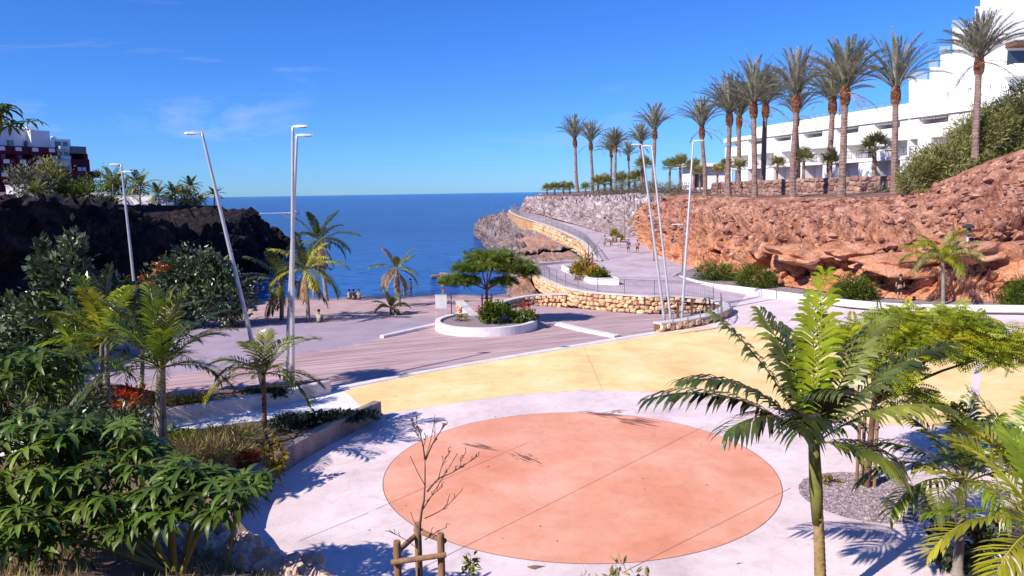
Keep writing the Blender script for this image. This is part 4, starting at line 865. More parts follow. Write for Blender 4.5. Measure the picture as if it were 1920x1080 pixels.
def bush(name, label, base, lobes, n, ls, lw, mat, r, cat='shrub', group=None, clump=0.18, cc=40, stems=5, shell=0.45, stemmat='bark', extra=None, stemr=0.05):
    """lobes: (dx, dy, dz, rx, ry, rz) ellipsoids relative to base"""
    base = V(base); root = thing(name, label, cat, base, group=group); vol = sum(q[3] * q[5] + q[3] * q[4] for q in lobes); m = MB()
    for (dx, dy, dz, rx, ry, rz) in lobes:
        leaves(m, (dx, dy, dz), int(n * (rx * rz + rx * ry) / vol), rx, ry, rz, ls, lw, r, shell, 0.3, clump, cc)
    part(m, 'crown' if cat == 'tree' else 'foliage', MATS[mat], root); st = MB()
    for k in range(stems):
        q = lobes[k % len(lobes)]; e = V((q[0] + r.uniform(-.5, .5) * q[3], q[1] + r.uniform(-.5, .5) * q[4], q[2] + q[5] * .3)); b0 = V((r.uniform(-.15, .15), r.uniform(-.15, .15), -0.1))
        st.tube(crom([b0, b0.lerp(e, .5) + V((0, 0, .15 * e.z)), e], 7), [stemr * (1 - .1 * j) for j in range(7)], 5)
    part(st, 'stem' if cat != 'tree' else 'trunk', MATS[stemmat], root)
    if extra:
        em, en, el_, ew, elobes = extra; 
        for q in elobes: m = MB(); leaves(m, q[:3], en, q[3], q[4], q[5], el_, ew, r, 0.5, 0.3, 0.3, 8); part(m, 'flowers', MATS[em], root)
    return root
r = random.Random(51)
b = P(368, 612, -0.4)
bush('rubber_bush', 'big round dark leaved bush with red flowers at the beach side', b, [(0, 0, 2.2, 3.0, 2.4, 2.3), (2.2, -.2, 1.8, 1.7, 1.8, 1.9), (-2.0, -.2, 1.9, 1.7, 1.8, 1.9), (0.3, 0, 4.0, 1.5, 1.3, 1.5), (-1.0, 0, 3.6, 1.2, 1.2, 1.3), (1.3, 0, 3.4, 1.2, 1.2, 1.2)], 9000, 0.30, 0.085, 'gloss_leaf', r, cc=60, clump=.15, extra=('red_leaf', 50, .2, .07, [(-1.3, -1.6, 4.0, .45, .4, .35), (-2.3, -1.4, 3.2, .45, .4, .3)]))
b = D(120, 720, 27); b.z = 0.3
bush('rubber_tree', 'dark glossy leaved tree with upright shoots at the left edge', b, [(0, 0, 3.2, 1.8, 1.6, 1.5), (-.9, 0, 2.0, 1.4, 1.3, 1.3), (.5, 0, 4.5, .9, .9, 1.2), (-.4, .1, 5.1, .4, .4, 1.1), (.75, .1, 5.6, .35, .35, 1.0), (1.5, 0, 4.0, 1.0, .9, .8), (2.2, .3, 4.2, .4, .4, .8)], 7000, 0.27, 0.08, 'gloss_leaf', r, cat='tree', cc=46, clump=.16)
def pinetree(): pass
# big feathery bush on the right slope
b = D(1790, 362, 63)
bush('pepper_bush', 'large olive green feathery bush spreading over the top of red slope', b, [(0, 0, 2.0, 3.6, 2.5, 2.4), (3.3, 0, 4.2, 3.4, 2.5, 3.2), (-2.6, 0, 1.2, 2.0, 1.8, 1.8), (6.2, 0, 6.0, 2.8, 2.2, 2.8), (1.3, 0, 4.0, 2.0, 2, 2.0), (5.0, 0, 2.6, 2.6, 2, 2.2)], 52000, 0.42, 0.04, 'olive_leaf', r, cc=90, clump=.14, stems=10, stemmat='grey_trunk')
# grey shrubs above the grey cliff
for i, (px, py, dist, rx, rz) in enumerate(((1118, 372, 146, 2.3, 1.3), (1150, 366, 142, 2.2, 1.2), (1180, 364, 139, 2.4, 1.4), (1210, 366, 132, 2.3, 1.3), (1238, 366, 126, 2.4, 1.4), (1268, 368, 118, 2.2, 1.3), (1105, 384, 146, 1.6, 1.6))):
    bush('grey_shrub', '%s dusty grey green shrub from the left along the grey cliff top' % ordn([6, 0, 1, 2, 3, 4, 5][i - 6] if i == 6 else i + 1) if i != 6 else 'first dusty grey green shrub from the left along the grey cliff top', D(px, py, dist), [(0, 0, rz * .6, rx, 1.6, rz)], 1500, 0.35, 0.04, 'grey_leaf', r, cc=30, clump=.22, stems=3, group='grey shrubs on the cliff top')
bush('cliff_plant', 'brown and yellow agave-like plant hanging from the grey cliff', D(1128, 378, 145.5), [(0, -.6, .2, 1.2, .8, 1.2), (.8, -1, -1.6, 1.0, .6, 1.4)], 700, 0.8, 0.08, 'yellow_leaf', r, cc=14, stems=3)
# shrubs in the planting strip under the red rock
for i, (px, py, rx, lab) in enumerate(((1342, 528, 1.6, 'dense dark green shrub in the planter nearest the twin lamps'), (1416, 538, 1.45, 'second dark green shrub along the white planter wall'), (1602, 560, 1.3, 'spreading green shrub in the planter left of the cave'), (1925, 572, 1.5, 'bright green shrub in the planter at the right edge'))):
    bush('planter_shrub', lab, P(px, py, 0.15), [(0, 0, .75, rx, .9, .95), (rx * .5, 0, .5, rx * .6, .8, .7), (-rx * .5, 0, .5, rx * .6, .8, .65)], 3200, 0.34, 0.028, 'fine_leaf', r, cc=40, clump=.2, stems=4, group='shrubs in the long planter')
bush('agave', 'grey spiky plant low against the terrace wall', D(1652, 366, 76), [(0, 0, .4, .8, .5, .5)], 160, 0.7, 0.05, 'grey_leaf', r, cc=0, stems=1)
# shrubs of the headland
for px, py, dist, rx, rz, mt, lab in ((55, 362, 103, 3.0, 2.2, 'grey_leaf', 'grey green round shrub below the hotel balconies'), (95, 358, 106, 2.4, 2.6, 'olive_leaf', 'taller olive shrub right of the grey hotel shrub'), (136, 384, 105, 2.6, 1.8, 'fine_leaf', 'bright green rounded shrub above the headland wall'), (185, 372, 128, 3.2, 2.8, 'fine_leaf', 'leafy green shrub at the hotel corner'), (235, 378, 128, 3.0, 2.4, 'olive_leaf', 'olive shrub behind the far lamp on the headland'), (192, 387, 119, 2.4, 1.0, 'dark_leaf', 'low dark shrub along the headland wall'), (345, 384, 128, 3.0, 1.8, 'olive_leaf', 'shrub at the foot of spiky headland palm')):
    bush('headland_shrub', lab, D(px, py, dist), [(0, 0, rz * .7, rx, 1.6, rz), (rx * .5, 0, rz * .5, rx * .7, 1.4, rz * .7)], 1700, 0.5, 0.09, mt, r, cc=36, clump=.2, stems=4)
# planter shrubs
b = RC + V((0.9, -0.6, 0.55))
bush('planter_shrub', 'green and red leaved shrub around the tree in the ring planter', b, [(0, 0, .3, 1.15, .7, .55), (-.5, .2, .5, .6, .5, .5), (1.3, -.1, .15, .8, .5, .4)], 1900, 0.26, 0.06, 'fine_leaf', r, cc=30, stems=4, extra=('red_leaf', 60, .2, .06, [(-1.2, .3, .7, .3, .3, .3), (1.6, .2, .75, .3, .3, .3)]))
bush('planter_shrub', 'tiny dry tuft on gravel of the ring planter', RC + V((-1.6, 0.4, 0.4)), [(0, 0, .1, .5, .3, .2)], 220, 0.2, 0.03, 'yellow_leaf', r, cc=8, stems=2, stemr=.01)
bush('planter_shrub', 'yellow and green shrub with orange blooms in white box planter', V((6.2, 62, 1.1)), [(-.5, -1, .5, .8, .9, .7), (0, .6, .5, .9, .9, .6), (.5, -2.6, .35, .8, .7, .45)], 2200, 0.25, 0.05, 'yellow_leaf', r, cc=30, stems=4, extra=('red_leaf', 130, .2, .05, [(.2, -1.6, .5, .6, .5, .4)]))
bush('planter_shrub', 'green tuft at the near end of white box planter', V((7.0, 59, 1.1)), [(0, 0, .3, .8, .5, .4)], 700, 0.25, 0.04, 'fine_leaf', r, cc=14, stems=3)
bush('planter_shrub', 'bright yellow shrub far along the promenade', P(1155, 453, 1.3), [(0, 0, .6, 1.1, .7, .8)], 700, 0.3, 0.06, 'yellow_leaf', r, cc=14, stems=3)
# garden bed plants on the left
for px, py, z, lobes, n, ls, lw, mt, lab in (
    (245, 768, .45, [(0, 0, .35, .55, .4, .35)], 420, .3, .035, 'red_leaf', 'orange red croton in the back garden bed'),
    (330, 762, .4, [(0, 0, .15, 1.2, .3, .2)], 600, .25, .03, 'yellow_leaf', 'yellow low plants along the back garden bed'),
    (150, 790, .45, [(0, 0, .35, 1.0, .5, .45)], 900, .25, .03, 'lime_leaf', 'light green fern patch left of the croton'),
    (100, 800, .4, [(0, 0, .6, 1.2, .6, .7)], 900, .3, .04, 'fine_leaf', 'feathery green shrub at far left of the back bed'),
    (500, 742, .4, [(0, 0, .1, .9, .2, .14)], 500, .18, .045, 'dark_leaf', 'dark hedge behind the pale garden wall'),
    (590, 797, .4, [(0, 0, .22, .9, .4, .22), (.9, .4, .12, .6, .3, .16), (1.5, .8, .06, .5, .3, .12), (-.7, -.4, .2, .6, .4, .25)], 2400, .15, .04, 'dark_leaf', 'dark succulent shrub along the concrete garden wall'),
    (395, 870, .5, [(0, 0, .3, 1.1, .8, .4)], 2400, .34, .012, 'straw', 'golden dry grass clump in the garden bed'),
    (430, 842, .5, [(0, 0, .25, 1.0, .6, .35)], 1800, .3, .014, 'olive_leaf', 'olive grassy clump between palm and garden wall'),
    (340, 852, .5, [(0, 0, .2, .8, .5, .3)], 1200, .3, .014, 'lime_leaf', 'lime green grass clump by the palm stems'),
    (470, 872, .5, [(0, 0, .15, .3, .25, .18)], 240, .2, .03, 'red_leaf', 'dark red leaved plant near the garden wall'),
    (512, 880, .6, [(0, 0, .3, .35, .3, .4)], 260, .14, .05, 'yellow_leaf', 'yellow flowered sprig over the garden wall'),
    (230, 850, .5, [(0, 0, .6, 1.4, .8, .7)], 1600, .2, .05, 'gloss_leaf', 'small leaved sprawling shrub behind the big palmate shrub'),
    (130, 820, .5, [(0, 0, 1.0, 1.2, .8, 1.0)], 1500, .22, .05, 'dark_leaf', 'dark shrub under the rubber tree'),
    (20, 790, .4, [(0, 0, 1.0, 1.6, 1.2, 1.5)], 2000, .3, .06, 'dark_leaf', 'shaded dark shrub mass at the left edge')):
    bush('garden_plant', lab, P(px, py, z), lobes, n, ls, lw, mt, r, cc=24, clump=.22, stems=3, stemr=.02)
# plants at the lower right bed
bush('bed_shrub', 'shaded dark shrub under the lower right palms', V((9.4, 14.9, 0.1)), [(0, 0, .35, .9, .5, .4)], 900, .2, .05, 'dark_leaf', r, cc=20, stems=3)
bush('bed_shrub', 'low yellow weeds at the gravel pit rim', P(1560, 905, 0), [(0, 0, .05, .35, .2, .1)], 160, .14, .02, 'yellow_leaf', r, cc=8, stems=2, stemr=.006)

# --- palmate shrub (each whorled leaf is a piece) ------------------------------
def palmate_mesh(seed, n=8, L=0.47):
    r = random.Random(seed); m = MB()
    m.tube([V((0, 0, -.28)), V((0.02, 0, -.12)), V((0, 0, 0))], 0.008, 4, False)
    for k in range(n):
        a = 2 * math.pi * k / n + r.uniform(-.12, .12); l = L * r.uniform(.8, 1.15); d = V((math.cos(a), math.sin(a), 0)); s = V((-d.y, d.x, 0)); e = r.uniform(.05, .3); dr = r.uniform(1.1, 1.9)
        pts = []; p = V((0, 0, 0))
        for j in range(5): 
            ee = e - dr * (j / 4) ** 1.0; pts.append(p.copy()); p = p + (d * math.cos(ee) + V((0, 0, math.sin(ee)))) * l / 4
        ws = [.010, .032, .044, .033, .003]; vs = []
        for q, w_ in zip(pts, ws): vs += [q - s * w_ + V((0, 0, w_ * .35)), q, q + s * w_ + V((0, 0, w_ * .35))]
        fs = []
        for j in range(4): b_ = j * 3; fs += [(b_, b_ + 1, b_ + 4, b_ + 3), (b_ + 1, b_ + 2, b_ + 5, b_ + 4)]
        m.add(vs, fs)
    q = m.mesh('leaf', smooth=True); q.materials.append(MATS['palmate_leaf']); return q
PMS = [palmate_mesh(k, 7 + k % 3) for k in range(6)]
def palmate_shrub(label, base, lobes, n, r, sc=(0.8, 1.2), name='umbrella_shrub', tilt=0.35, cat='shrub', sr=0.02):
    base = V(base); root = thing(name, label, cat, base); st = MB(); tot = sum(q[3] * q[5] for q in lobes)
    for q in lobes:
        c = V(q[:3]) - base
        st.tube(crom([V((r.uniform(-.1, .1), r.uniform(-.1, .1), -.15)), V((c.x * .5, c.y * .5, c.z * .6)), c], 6), sr * 2, 6)
        for _ in range(int(n * q[3] * q[5] / tot)):
            d = V((r.gauss(0, 1), r.gauss(0, 1), r.gauss(0.35, .8))).normalized(); k = r.uniform(.55, 1.0); p = c + V((d.x * q[3], d.y * q[4], d.z * q[5])) * k
            o = obj('leaf', r.choice(PMS), None, root); s = r.uniform(*sc); o.location = p; o.scale = (s, s, s); o.rotation_euler = (r.gauss(0, .2) - d.y * tilt, r.gauss(0, .2) + d.x * tilt, r.uniform(0, 6.28))
            st.tube([c.lerp(p, .2), c.lerp(p, .65) + V((0, 0, -.05)), p + V((0, 0, -.2 * s))], [sr * .7, sr * .5, sr * .35], 4, False)
    part(st, 'stem', MATS['green_stem'], root); return root
r = random.Random(77)
def lob(px, py, y, rx, ry, rz): c = D(px, py, y); return (c.x, c.y, c.z, rx, ry, rz)
palmate_shrub('big umbrella-leaved shrub filling the lower left foreground', V((-5.6, 11.6, 1.9)), [lob(60, 840, 12.4, .95, .7, .6), lob(190, 850, 12.6, 1.05, .7, .65), lob(120, 930, 11.6, .9, .6, .5), lob(300, 905, 11.8, .9, .6, .42), lob(430, 922, 11.4, .55, .4, .26), lob(30, 1000, 10.6, .55, .5, .5), lob(230, 965, 11.2, .7, .5, .35), lob(400, 905, 11.9, .55, .4, .25), lob(110, 1010, 11.0, .7, .5, .35), lob(320, 962, 11.2, .62, .4, .24), lob(420, 950, 11.3, .4, .35, .2), lob(60, 930, 11.4, .8, .5, .5)], 285, r, (.75, 1.15))
palmate_shrub('arching umbrella-leaved branch tips over the concrete garden wall', V((-5.0, 11.9, 1.9)), [lob(478, 905, 12.0, .32, .28, .16)], 9, r, (.75, 1.0))
palmate_shrub('shaded umbrella-leaved shrub at the left edge below the rubber tree', V((-11.2, 16.5, 0.6)), [lob(40, 710, 16.5, 1.2, .8, .75), lob(110, 690, 17, .7, .6, .5)], 40, r, (1.0, 1.5))
palmate_shrub('leafy branch tip of a tall tree hanging in at the upper left', V((-19.0, 24.5, 0.6)), [lob(2, 222, 24.5, 1.0, .8, .55), lob(-110, 200, 24.5, 1.4, 1.0, 1.0)], 60, r, (1.1, 1.6), name='umbrella_tree', cat='tree', sr=.05)

# --- trees -----------------------------------------------------------------------
def spray(mb, p, d, up, L, r, n=9):
    """flat ferny leaf: rib with paired leaflets"""
    s = d.cross(up); s = s.normalized() if s.length > 1e-4 else V((1, 0, 0))
    for k in range(n):
        t = (k + .7) / n; q = p + d * L * t - V((0, 0, .22 * L * t * t)); w_ = L * .33 * math.sin(math.pi * (0.12 + .8 * t)) ** .8
        for sg in (-1, 1):
            e = (s * sg + d * .45).normalized(); h = d * L * .05
            mb.add([q - h * .5, q + e * w_ * .5 + h - V((0, 0, w_ * .06)), q + e * w_ - V((0, 0, w_ * .22)), q + e * w_ * .5 - h - V((0, 0, w_ * .06))], [(0, 1, 2, 3)])
def ferny_tree(name, label, base, trunk, lobes, n, L, mat, r, tr=0.1, barkm='bark'):
    base = V(base); root = thing(name, label, 'tree', base); tp = V(trunk[-1]); m = MB().tube(crom([V((0, 0, -.2))] + [V(q) for q in trunk], 12), [tr * (1.15 - .05 * k) for k in range(12)], 8)
    cr = MB(); tot = sum(q[3] * q[4] for q in lobes)
    for q in lobes:
        c = V(q[:3]); m.tube(crom([tp - V((0, 0, .25)), tp.lerp(c, .5) - V((0, 0, .05)), c + V((0, 0, -q[5] * .3))], 6), [tr * (.55 - .07 * k) for k in range(6)], 6)
        for _ in range(int(n * q[3] * q[4] / tot)):
            a = r.uniform(0, 6.283); k = math.sqrt(r.random()); h = r.uniform(-.4, 1.0); p = c + V((math.cos(a) * k * q[3], math.sin(a) * k * q[4], q[5] * h * math.sqrt(max(0.05, 1 - k * k * .9))))
            d = V((math.cos(a) * (.2 + .6 * k) + r.gauss(0, .8), math.sin(a) * (.2 + .6 * k) + r.gauss(0, .8), r.uniform(-.5, .45))).normalized()
            spray(cr, p, d, V((r.gauss(0, .5), r.gauss(-.65, .5), .85)).normalized(), L * r.uniform(.7, 1.25), r)
        for k in range(7):
            a = r.uniform(0, 6.28); e = c + V((math.cos(a) * q[3] * .7, math.sin(a) * q[4] * .7, q[5] * .2)); m.tube([c - V((0, 0, q[5] * .3)), c.lerp(e, .5), e], [tr * .2, tr * .13, tr * .06], 4)
    part(m, 'trunk', MATS[barkm], root, True); part(cr, 'crown', MATS[mat], root); return root
r = random.Random(91)
b = RC + V((0.05, 0.3, 0.35)); hh = lambda px, py: D(px, py, b.y) - b
ferny_tree('flame_tree', 'flat crowned dark green tree growing from the ring planter', b, [(0, 0, 1.2), (0.0, 0, 2.2)], [(*hh(915, 497)[:], 1.3, 1.3, .6), (*hh(862, 527)[:], 1.1, 1.0, .5), (*hh(965, 502)[:], 1.1, 1.1, .65), (*hh(880, 503)[:], .9, .9, .5), (*hh(930, 480)[:], 1.0, 1.0, .45), (*hh(988, 510)[:], .6, .7, .45), (*hh(945, 528)[:], .7, .7, .4), (*hh(895, 480)[:], .6, .7, .35)], 3600, 0.38, 'fine_leaf', r, 0.10)
b = P(1624, 912, 0.01); hh = lambda px, py, dy=0: (lambda q: (q.x - b.x, q.y - b.y, q.z - b.z))(D(px, py, b.y + dy))
ferny_tree('flame_tree', 'bright green spreading tree with ferny leaves behind the big right palm', b, [(0.05, 0, 1.0), hh(1640, 740)], [(*hh(1700, 640), 1.5, 1.3, .55), (*hh(1790, 635, .3), 1.6, 1.4, .6), (*hh(1850, 660, -.2), 1.1, 1.0, .45), (*hh(1740, 605, .6), 1.4, 1.2, .45), (*hh(1640, 690, -.4), .8, .8, .4), (*hh(1690, 735, -.3), .55, .5, .25), (*hh(1630, 630, .2), .9, .8, .4)], 1700, 0.5, 'lime_leaf', r, 0.10)
def stake_frame(label, base, offs, h, r0, rails, name='tree_stakes', group=None):
    base = V(base); t = thing(name, label, 'tree stakes', base, group=group)
    for o in offs: part(MB().tube([V((*o, -.15)), V((o[0] * .97, o[1] * .97, h * .5)), V((o[0] * .95, o[1] * .95, h - .03)), V((o[0] * .95, o[1] * .95, h))], [r0, r0, r0 * .97, r0 * .8], 10), 'stake', MATS['stake_wood'], t, False)
    for a, b_, z in rails:
        p, q = V((*offs[a], z)), V((*offs[b_], z + 0.03)); d = (q - p).normalized() * .09; n_ = V((-d.y, d.x, 0)).normalized() * r0 * 1.5
        part(MB().tube([p - d + n_, q + d + n_], r0 * .7, 8), 'crossbar', MATS['stake_wood'], t)
    return t
stake_frame('three brown wooden stakes around the trunk of bright green right tree', P(1624, 912, 0), [(-.26, 0), (.2, -.05), (0.02, .3)], 1.95, .045, [(0, 1, 1.6), (1, 2, 1.65), (0, 2, 1.62)], group='tree stakes')
stake_frame('dark stakes around the ring planter tree', RC + V((0.05, .3, .35)), [(-.3, 0), (.3, 0), (0, .3)], 1.7, .05, [(0, 1, 1.4), (1, 2, 1.4)], group='tree stakes')
stake_frame('thin stakes around the bare sapling in white box planter', V((6.3, 60.6, 1.1)), [(-.3, 0), (.3, 0), (0, .35)], 1.9, .06, [(0, 1, 1.4)], group='tree stakes')
# bare saplings
def bare_tree(name, label, base, paths, r, r0, twigs=True, depth=2):
    base = V(base); root = thing(name, label, 'tree', base)
    def grow(m, pts, ra, dep):
        c = crom(pts, 9); m.tube(c, [max(.0035, 1.3 * ra * (1 - .8 * k / 8)) for k in range(9)], 5)
        if dep:
            for k in range(3, 9):
                if r.random() < .75:
                    p = c[k]; d = (c[k] - c[k - 1]).normalized(); s = V((r.gauss(0, 1), r.gauss(0, .8), r.uniform(-.1, .7))).normalized(); e = (d + s * .8).normalized(); l = (c[-1] - c[0]).length * r.uniform(.12, .32)
                    grow(m, [p, p + e * l * .5 + V((r.uniform(-.02, .02), 0, .02)), p + e * l + V((0, 0, l * .15))], max(.003, ra * (1 - .8 * k / 8) * .6), dep - 1)
    for i, (pts, ra, dep) in enumerate(paths):
        m = MB(); grow(m, [V(q) for q in pts], ra, dep); part(m, 'trunk' if i == 0 else 'branch', MATS['dead_bark'], root, True)
    return root
SY = 7.6; b = D(783, 1090, SY); b.z = bankz(b.x, SY) - 0.02
k3 = lambda px, py, dy=0: D(px, py, SY + dy) - b
bare_tree('dead_sapling', 'leafless dead sapling tied to three wooden stakes in the foreground', b, [([(0, 0, -.1), k3(786, 1010), k3(796, 930), k3(797, 860)], .017, 1), ([k3(797, 862), k3(792, 830), k3(782, 795)], .008, 2), ([k3(798, 862), k3(815, 825), k3(840, 790)], .008, 2), ([k3(801, 922), k3(822, 898), k3(850, 885), k3(892, 858)], .009, 2), ([k3(822, 898), k3(830, 870), k3(845, 845)], .005, 1), ([k3(796, 972), k3(830, 955), k3(856, 930)], .006, 1), ([k3(797, 1012), k3(815, 1000), k3(838, 988)], .005, 1), ([k3(785, 1030), k3(757, 1010), k3(737, 1000)], .004, 1), ([k3(800, 940), k3(815, 925), k3(830, 912)], .005, 1), ([k3(784, 990), k3(775, 975), k3(770, 960)], .004, 0)], r, .02)
bz = b; tb = thing('tree_stakes', 'sturdy brown stakes with crossbars around the dead foreground sapling', 'tree stakes', V((b.x, SY, b.z)), group='tree stakes')
def stk(px0, py0, dy, rr): 
    top = D(px0, py0, SY + dy); p = top - V((b.x, SY, b.z)); return p
s1, s2, s3 = stk(744, 1014, -.12, 0), stk(783, 980, .22, 0), stk(826, 1000, -.08, 0)
for s in (s1, s2, s3): part(MB().tube([V((s.x, s.y, -.15)), V((s.x, s.y, s.z * .5)), V((s.x, s.y, s.z - .02)), s], [.041, .040, .040, .034], 14), 'stake', MATS['stake_wood'], tb)
def bar(p, q, dz, off): a, c = V((p.x, p.y + off, min(p.z, q.z) + dz)), V((q.x, q.y + off, min(p.z, q.z) + dz + .04)); e = (c - a).normalized() * .06; part(MB().tube([a - e, c + e], .03, 10), 'crossbar', MATS['stake_wood'], tb)
bar(s1, s3, -.20, -.065); bar(s1, s2, -.14, .05); bar(s2, s3, -.12, .05)
bare_tree('bare_sapling', 'bare branched sapling in the white promenade planter', V((6.3, 60.6, 1.1)), [([(0, 0, 0), (0.02, 0, 1.0), (-.05, 0, 2.0), (0, 0, 2.8)], .05, 2), ([(0, 0, 1.6), (-.4, 0, 2.2), (-.8, 0, 2.7)], .03, 2), ([(0, 0, 1.6), (.4, 0, 2.2), (.9, 0, 2.9)], .03, 2), ([(0, 0, 1.3), (.6, .2, 1.9), (1.2, .2, 2.1)], .025, 2), ([(0, 0, 1.4), (-.6, .2, 1.8), (-1.1, .2, 2.2)], .025, 2)], r, .05)
# curled dead leaves on the sapling and weeds that poke up from the bank
def weed(label, px, py, y, mat, n, h, lw, spread, dry=None):
    t_ = D(px, py, y); g_ = V((t_.x, t_.y, bankz(t_.x, y) - .08)); root = thing('weed', label, 'weed', g_); m = MB(); st = MB(); H = t_.z - g_.z
    for k in range(n):
        a = r.uniform(0, 6.28); top = V((math.cos(a) * spread * r.uniform(.2, 1), math.sin(a) * spread * .5, H * r.uniform(.7, 1.0))); st.tube(crom([V((0, 0, 0)), V((top.x * .4, top.y * .4, H * .5)), top], 6), [.008, .007, .006, .005, .004, .003], 4)
        leaves(m, top, 16, .07, .06, .07, h, lw, r, .3, .1, 0, 0)
    part(st, 'stem', MATS['dead_bark'], root); part(m, 'foliage', MATS[mat], root)
weed('small weed with withered leaves right of the staked sapling', 880, 1045, 8.2, 'lime_leaf', 4, .1, .02, .12)
weed('withered weed at the lower middle of the picture', 1150, 1055, 8.6, 'olive_leaf', 4, .12, .025, .14)
weed('leafy weed poking up right of the withered weed', 1195, 1075, 8.6, 'straw', 5, .12, .02, .16)
weed('dry twigs between the two foreground weeds', 1100, 1072, 8.6, 'straw', 3, .06, .008, .1)
# dry grass over the bank (ground cover)
m = MB(); r = random.Random(13)
for _ in range(15000):
    x, y = r.uniform(-12, -2.5), r.uniform(7.0, 15.2)
    if y > 13.4: continue
    if noise.noise(V((x * .9, y * .9, 1))) < r.uniform(-.35, .3): continue
    z = bankz(x, y) - .06; a = r.uniform(0, 6.28); h = r.uniform(.08, .3); d = V((math.cos(a) * .5, math.sin(a) * .5, 1)).normalized(); s = V((-math.sin(a), math.cos(a), 0)) * r.uniform(.006, .014)
    p = V((x, y, z)); m.add([p - s, p + s, p + d * h], [(0, 1, 2)])
tag(obj('dry_grass', m.mesh('dry_grass'), MATS['straw']), 'thin dry grass and weeds on the bank below the umbrella shrub', 'grass', kind='stuff')

# ================================================================== LAMPS, RAILINGS, SIGN
M('galvanised', [(0.46, 0.45, 0.48), (0.58, 0.57, 0.60)], 3, 0.45, 0.05, 30, metal=0.35, spec=0.5)
M('lamp_white', [(0.55, 0.55, 0.57), (0.64, 0.64, 0.66)], 3, 0.4)
M('lens_glass', [(0.30, 0.32, 0.36), (0.40, 0.42, 0.45)], 5, 0.15, spec=0.6)
M('dark_metal', [(0.05, 0.045, 0.05), (0.09, 0.08, 0.085)], 6, 0.5, metal=0.4)
M('grey_metal', [(0.20, 0.18, 0.20), (0.28, 0.26, 0.28)], 6, 0.5, metal=0.4)
M('rust_metal', [(0.10, 0.05, 0.035), (0.18, 0.09, 0.06)], 6, 0.7)
def lamp_head(root, p, d, L, wd):
    """flat road-lamp head: tapered shell with a lens below and a clamp"""
    d = d.normalized(); s = V((-d.y, d.x, 0)); u = V((0, 0, 1)); m = MB(); secs = [(-.08, .35, .30), (.05, .7, .8), (.35, 1, 1), (.8, .95, .8), (1.0, .55, .4)]; h = wd * .5
    for t, a, b_ in secs:
        c = p + d * L * t
        m.v += [c + s * wd * a * .5 - u * h * .35 * b_, c + s * wd * a * .38 + u * h * .5 * b_, c - s * wd * a * .38 + u * h * .5 * b_, c - s * wd * a * .5 - u * h * .35 * b_]
    for i in range(len(secs) - 1):
        for j in range(4): m.f.append((i * 4 + j, i * 4 + (j + 1) % 4, i * 4 + 4 + (j + 1) % 4, i * 4 + 4 + j))
    m.f += [(3, 2, 1, 0), tuple(len(m.v) - 4 + j for j in range(4))]
    o = part(m, 'lamp_head', MATS['lamp_white'], root); 
    part(MB().box(p + d * L * .62 - u * h * .42, (L * .5, wd * .7, h * .12), math.atan2(d.y, d.x)), 'lens', MATS['lens_glass'], o)
def lamp_post(label, base, top, heads, r0=0.10, r1=0.055, name='lamp_post', cat='lamp post', group='leaning lamp posts', hl=0.6, hw=0.22, mat='galvanised'):
    base, top = V(base), V(top); root = thing(name, label, cat, base, group=group); t = top - base
    part(MB().tube([V((0, 0, -.1)), t * .03, t * .5, t * .98, t], [r0 * 1.02, r0, (r0 + r1) / 2, r1, r1 * .8], 14), 'pole', MATS[mat], root, True)
    part(MB().tube([V((0, 0, -.05)), V((0, 0, .03)), V((0, 0, .05))], [r0 * 2.2, r0 * 2.2, r0 * 1.3], 12), 'base_plate', MATS['grey_metal'], root)
    for (fz, dx, dy) in heads: lamp_head(root, t * fz + V((dx, dy, 0)).normalized() * r1 * .8, V((dx, dy, 0)), hl, hw)
    return root
YB = 29.6
lamp_post('tall pale lamp post leaning steeply left behind the garden', D(497, 742, YB), D(378, 247, YB), [(.995, -1, -.15)])
lamp_post('front one of two crossing lamp posts behind the small palm', D(548, 742, YB), D(549, 236, YB), [(.997, 1, -.2)])
lamp_post('rear one of two crossing lamp posts, lower head', D(535, 742, YB + .6), D(557, 251, YB + .6), [(.995, 1, .1)], r0=0.085)
lamp_post('leftmost lamp post of the trio leaning left at the stone bench', P(1246, 602, DZ), D(1203, 270, 47.5), [(.997, -1, -.1)])
lamp_post('middle lamp post of the trio at the stone bench', P(1258, 602, DZ), D(1222, 272, 47.9), [(.997, -1, .2)], r0=.085)
lamp_post('lamp post leaning right in the trio at the stone bench', P(1278, 600, DZ), D(1300, 263, 48.2), [(.997, 1, -.1)])
b = D(262, 628, 45)
lamp_post('far double headed lamp post against the dark headland', b, D(227, 307, 45), [(.997, -1, -.1), (.955, 1, .1)])
for lab, bx, by, z, tx_, ty_, a in (('slim lamp post on the promenade near the walking couple', 1226, 487, .85, 1226, 404, -1), ('slim lamp post far up the promenade by the grey cliff', 1172, 449, 1.4, 1170, 388, -1), ('lamp post with level arm beside the red slope', 1279, 512, .5, 1282, 420, -1), ('tiny lamp post at the far masonry wall', 1017, 402, 3.6, 1016, 364, -1)):
    p = P(bx, by, z); lamp_post(lab, p, D(tx_, ty_, p.y), [(.995, a, 0)], .06, .045, group='slim promenade lamps', hl=1.1 if 'level' in lab else .6, hw=.22, mat='grey_metal')
# park lamp with dark cap in the planter
p = P(1807, 566, 0.1); t_ = thing('park_lamp', 'park lamp with dark hood standing beside feathery palm in planter', 'lamp post', p); H = D(1810, 420, p.y).z - p.z
part(MB().tube([V((0, 0, -.1)), V((0, 0, H * .84))], [.10, .09], 12), 'pole', MATS['galvanised'], t_, True)
part(MB().tube([V((0, 0, H * .84)), V((0, 0, H * .86)), V((0, 0, H * .95))], [.10, .17, .15], 12), 'lantern', MATS['dark_metal'], t_, True)
part(MB().tube([V((0, 0, H * .95)), V((0, 0, H * .97)), V((0, 0, H))], [.36, .40, .12], 16), 'hood', MATS['dark_metal'], t_)

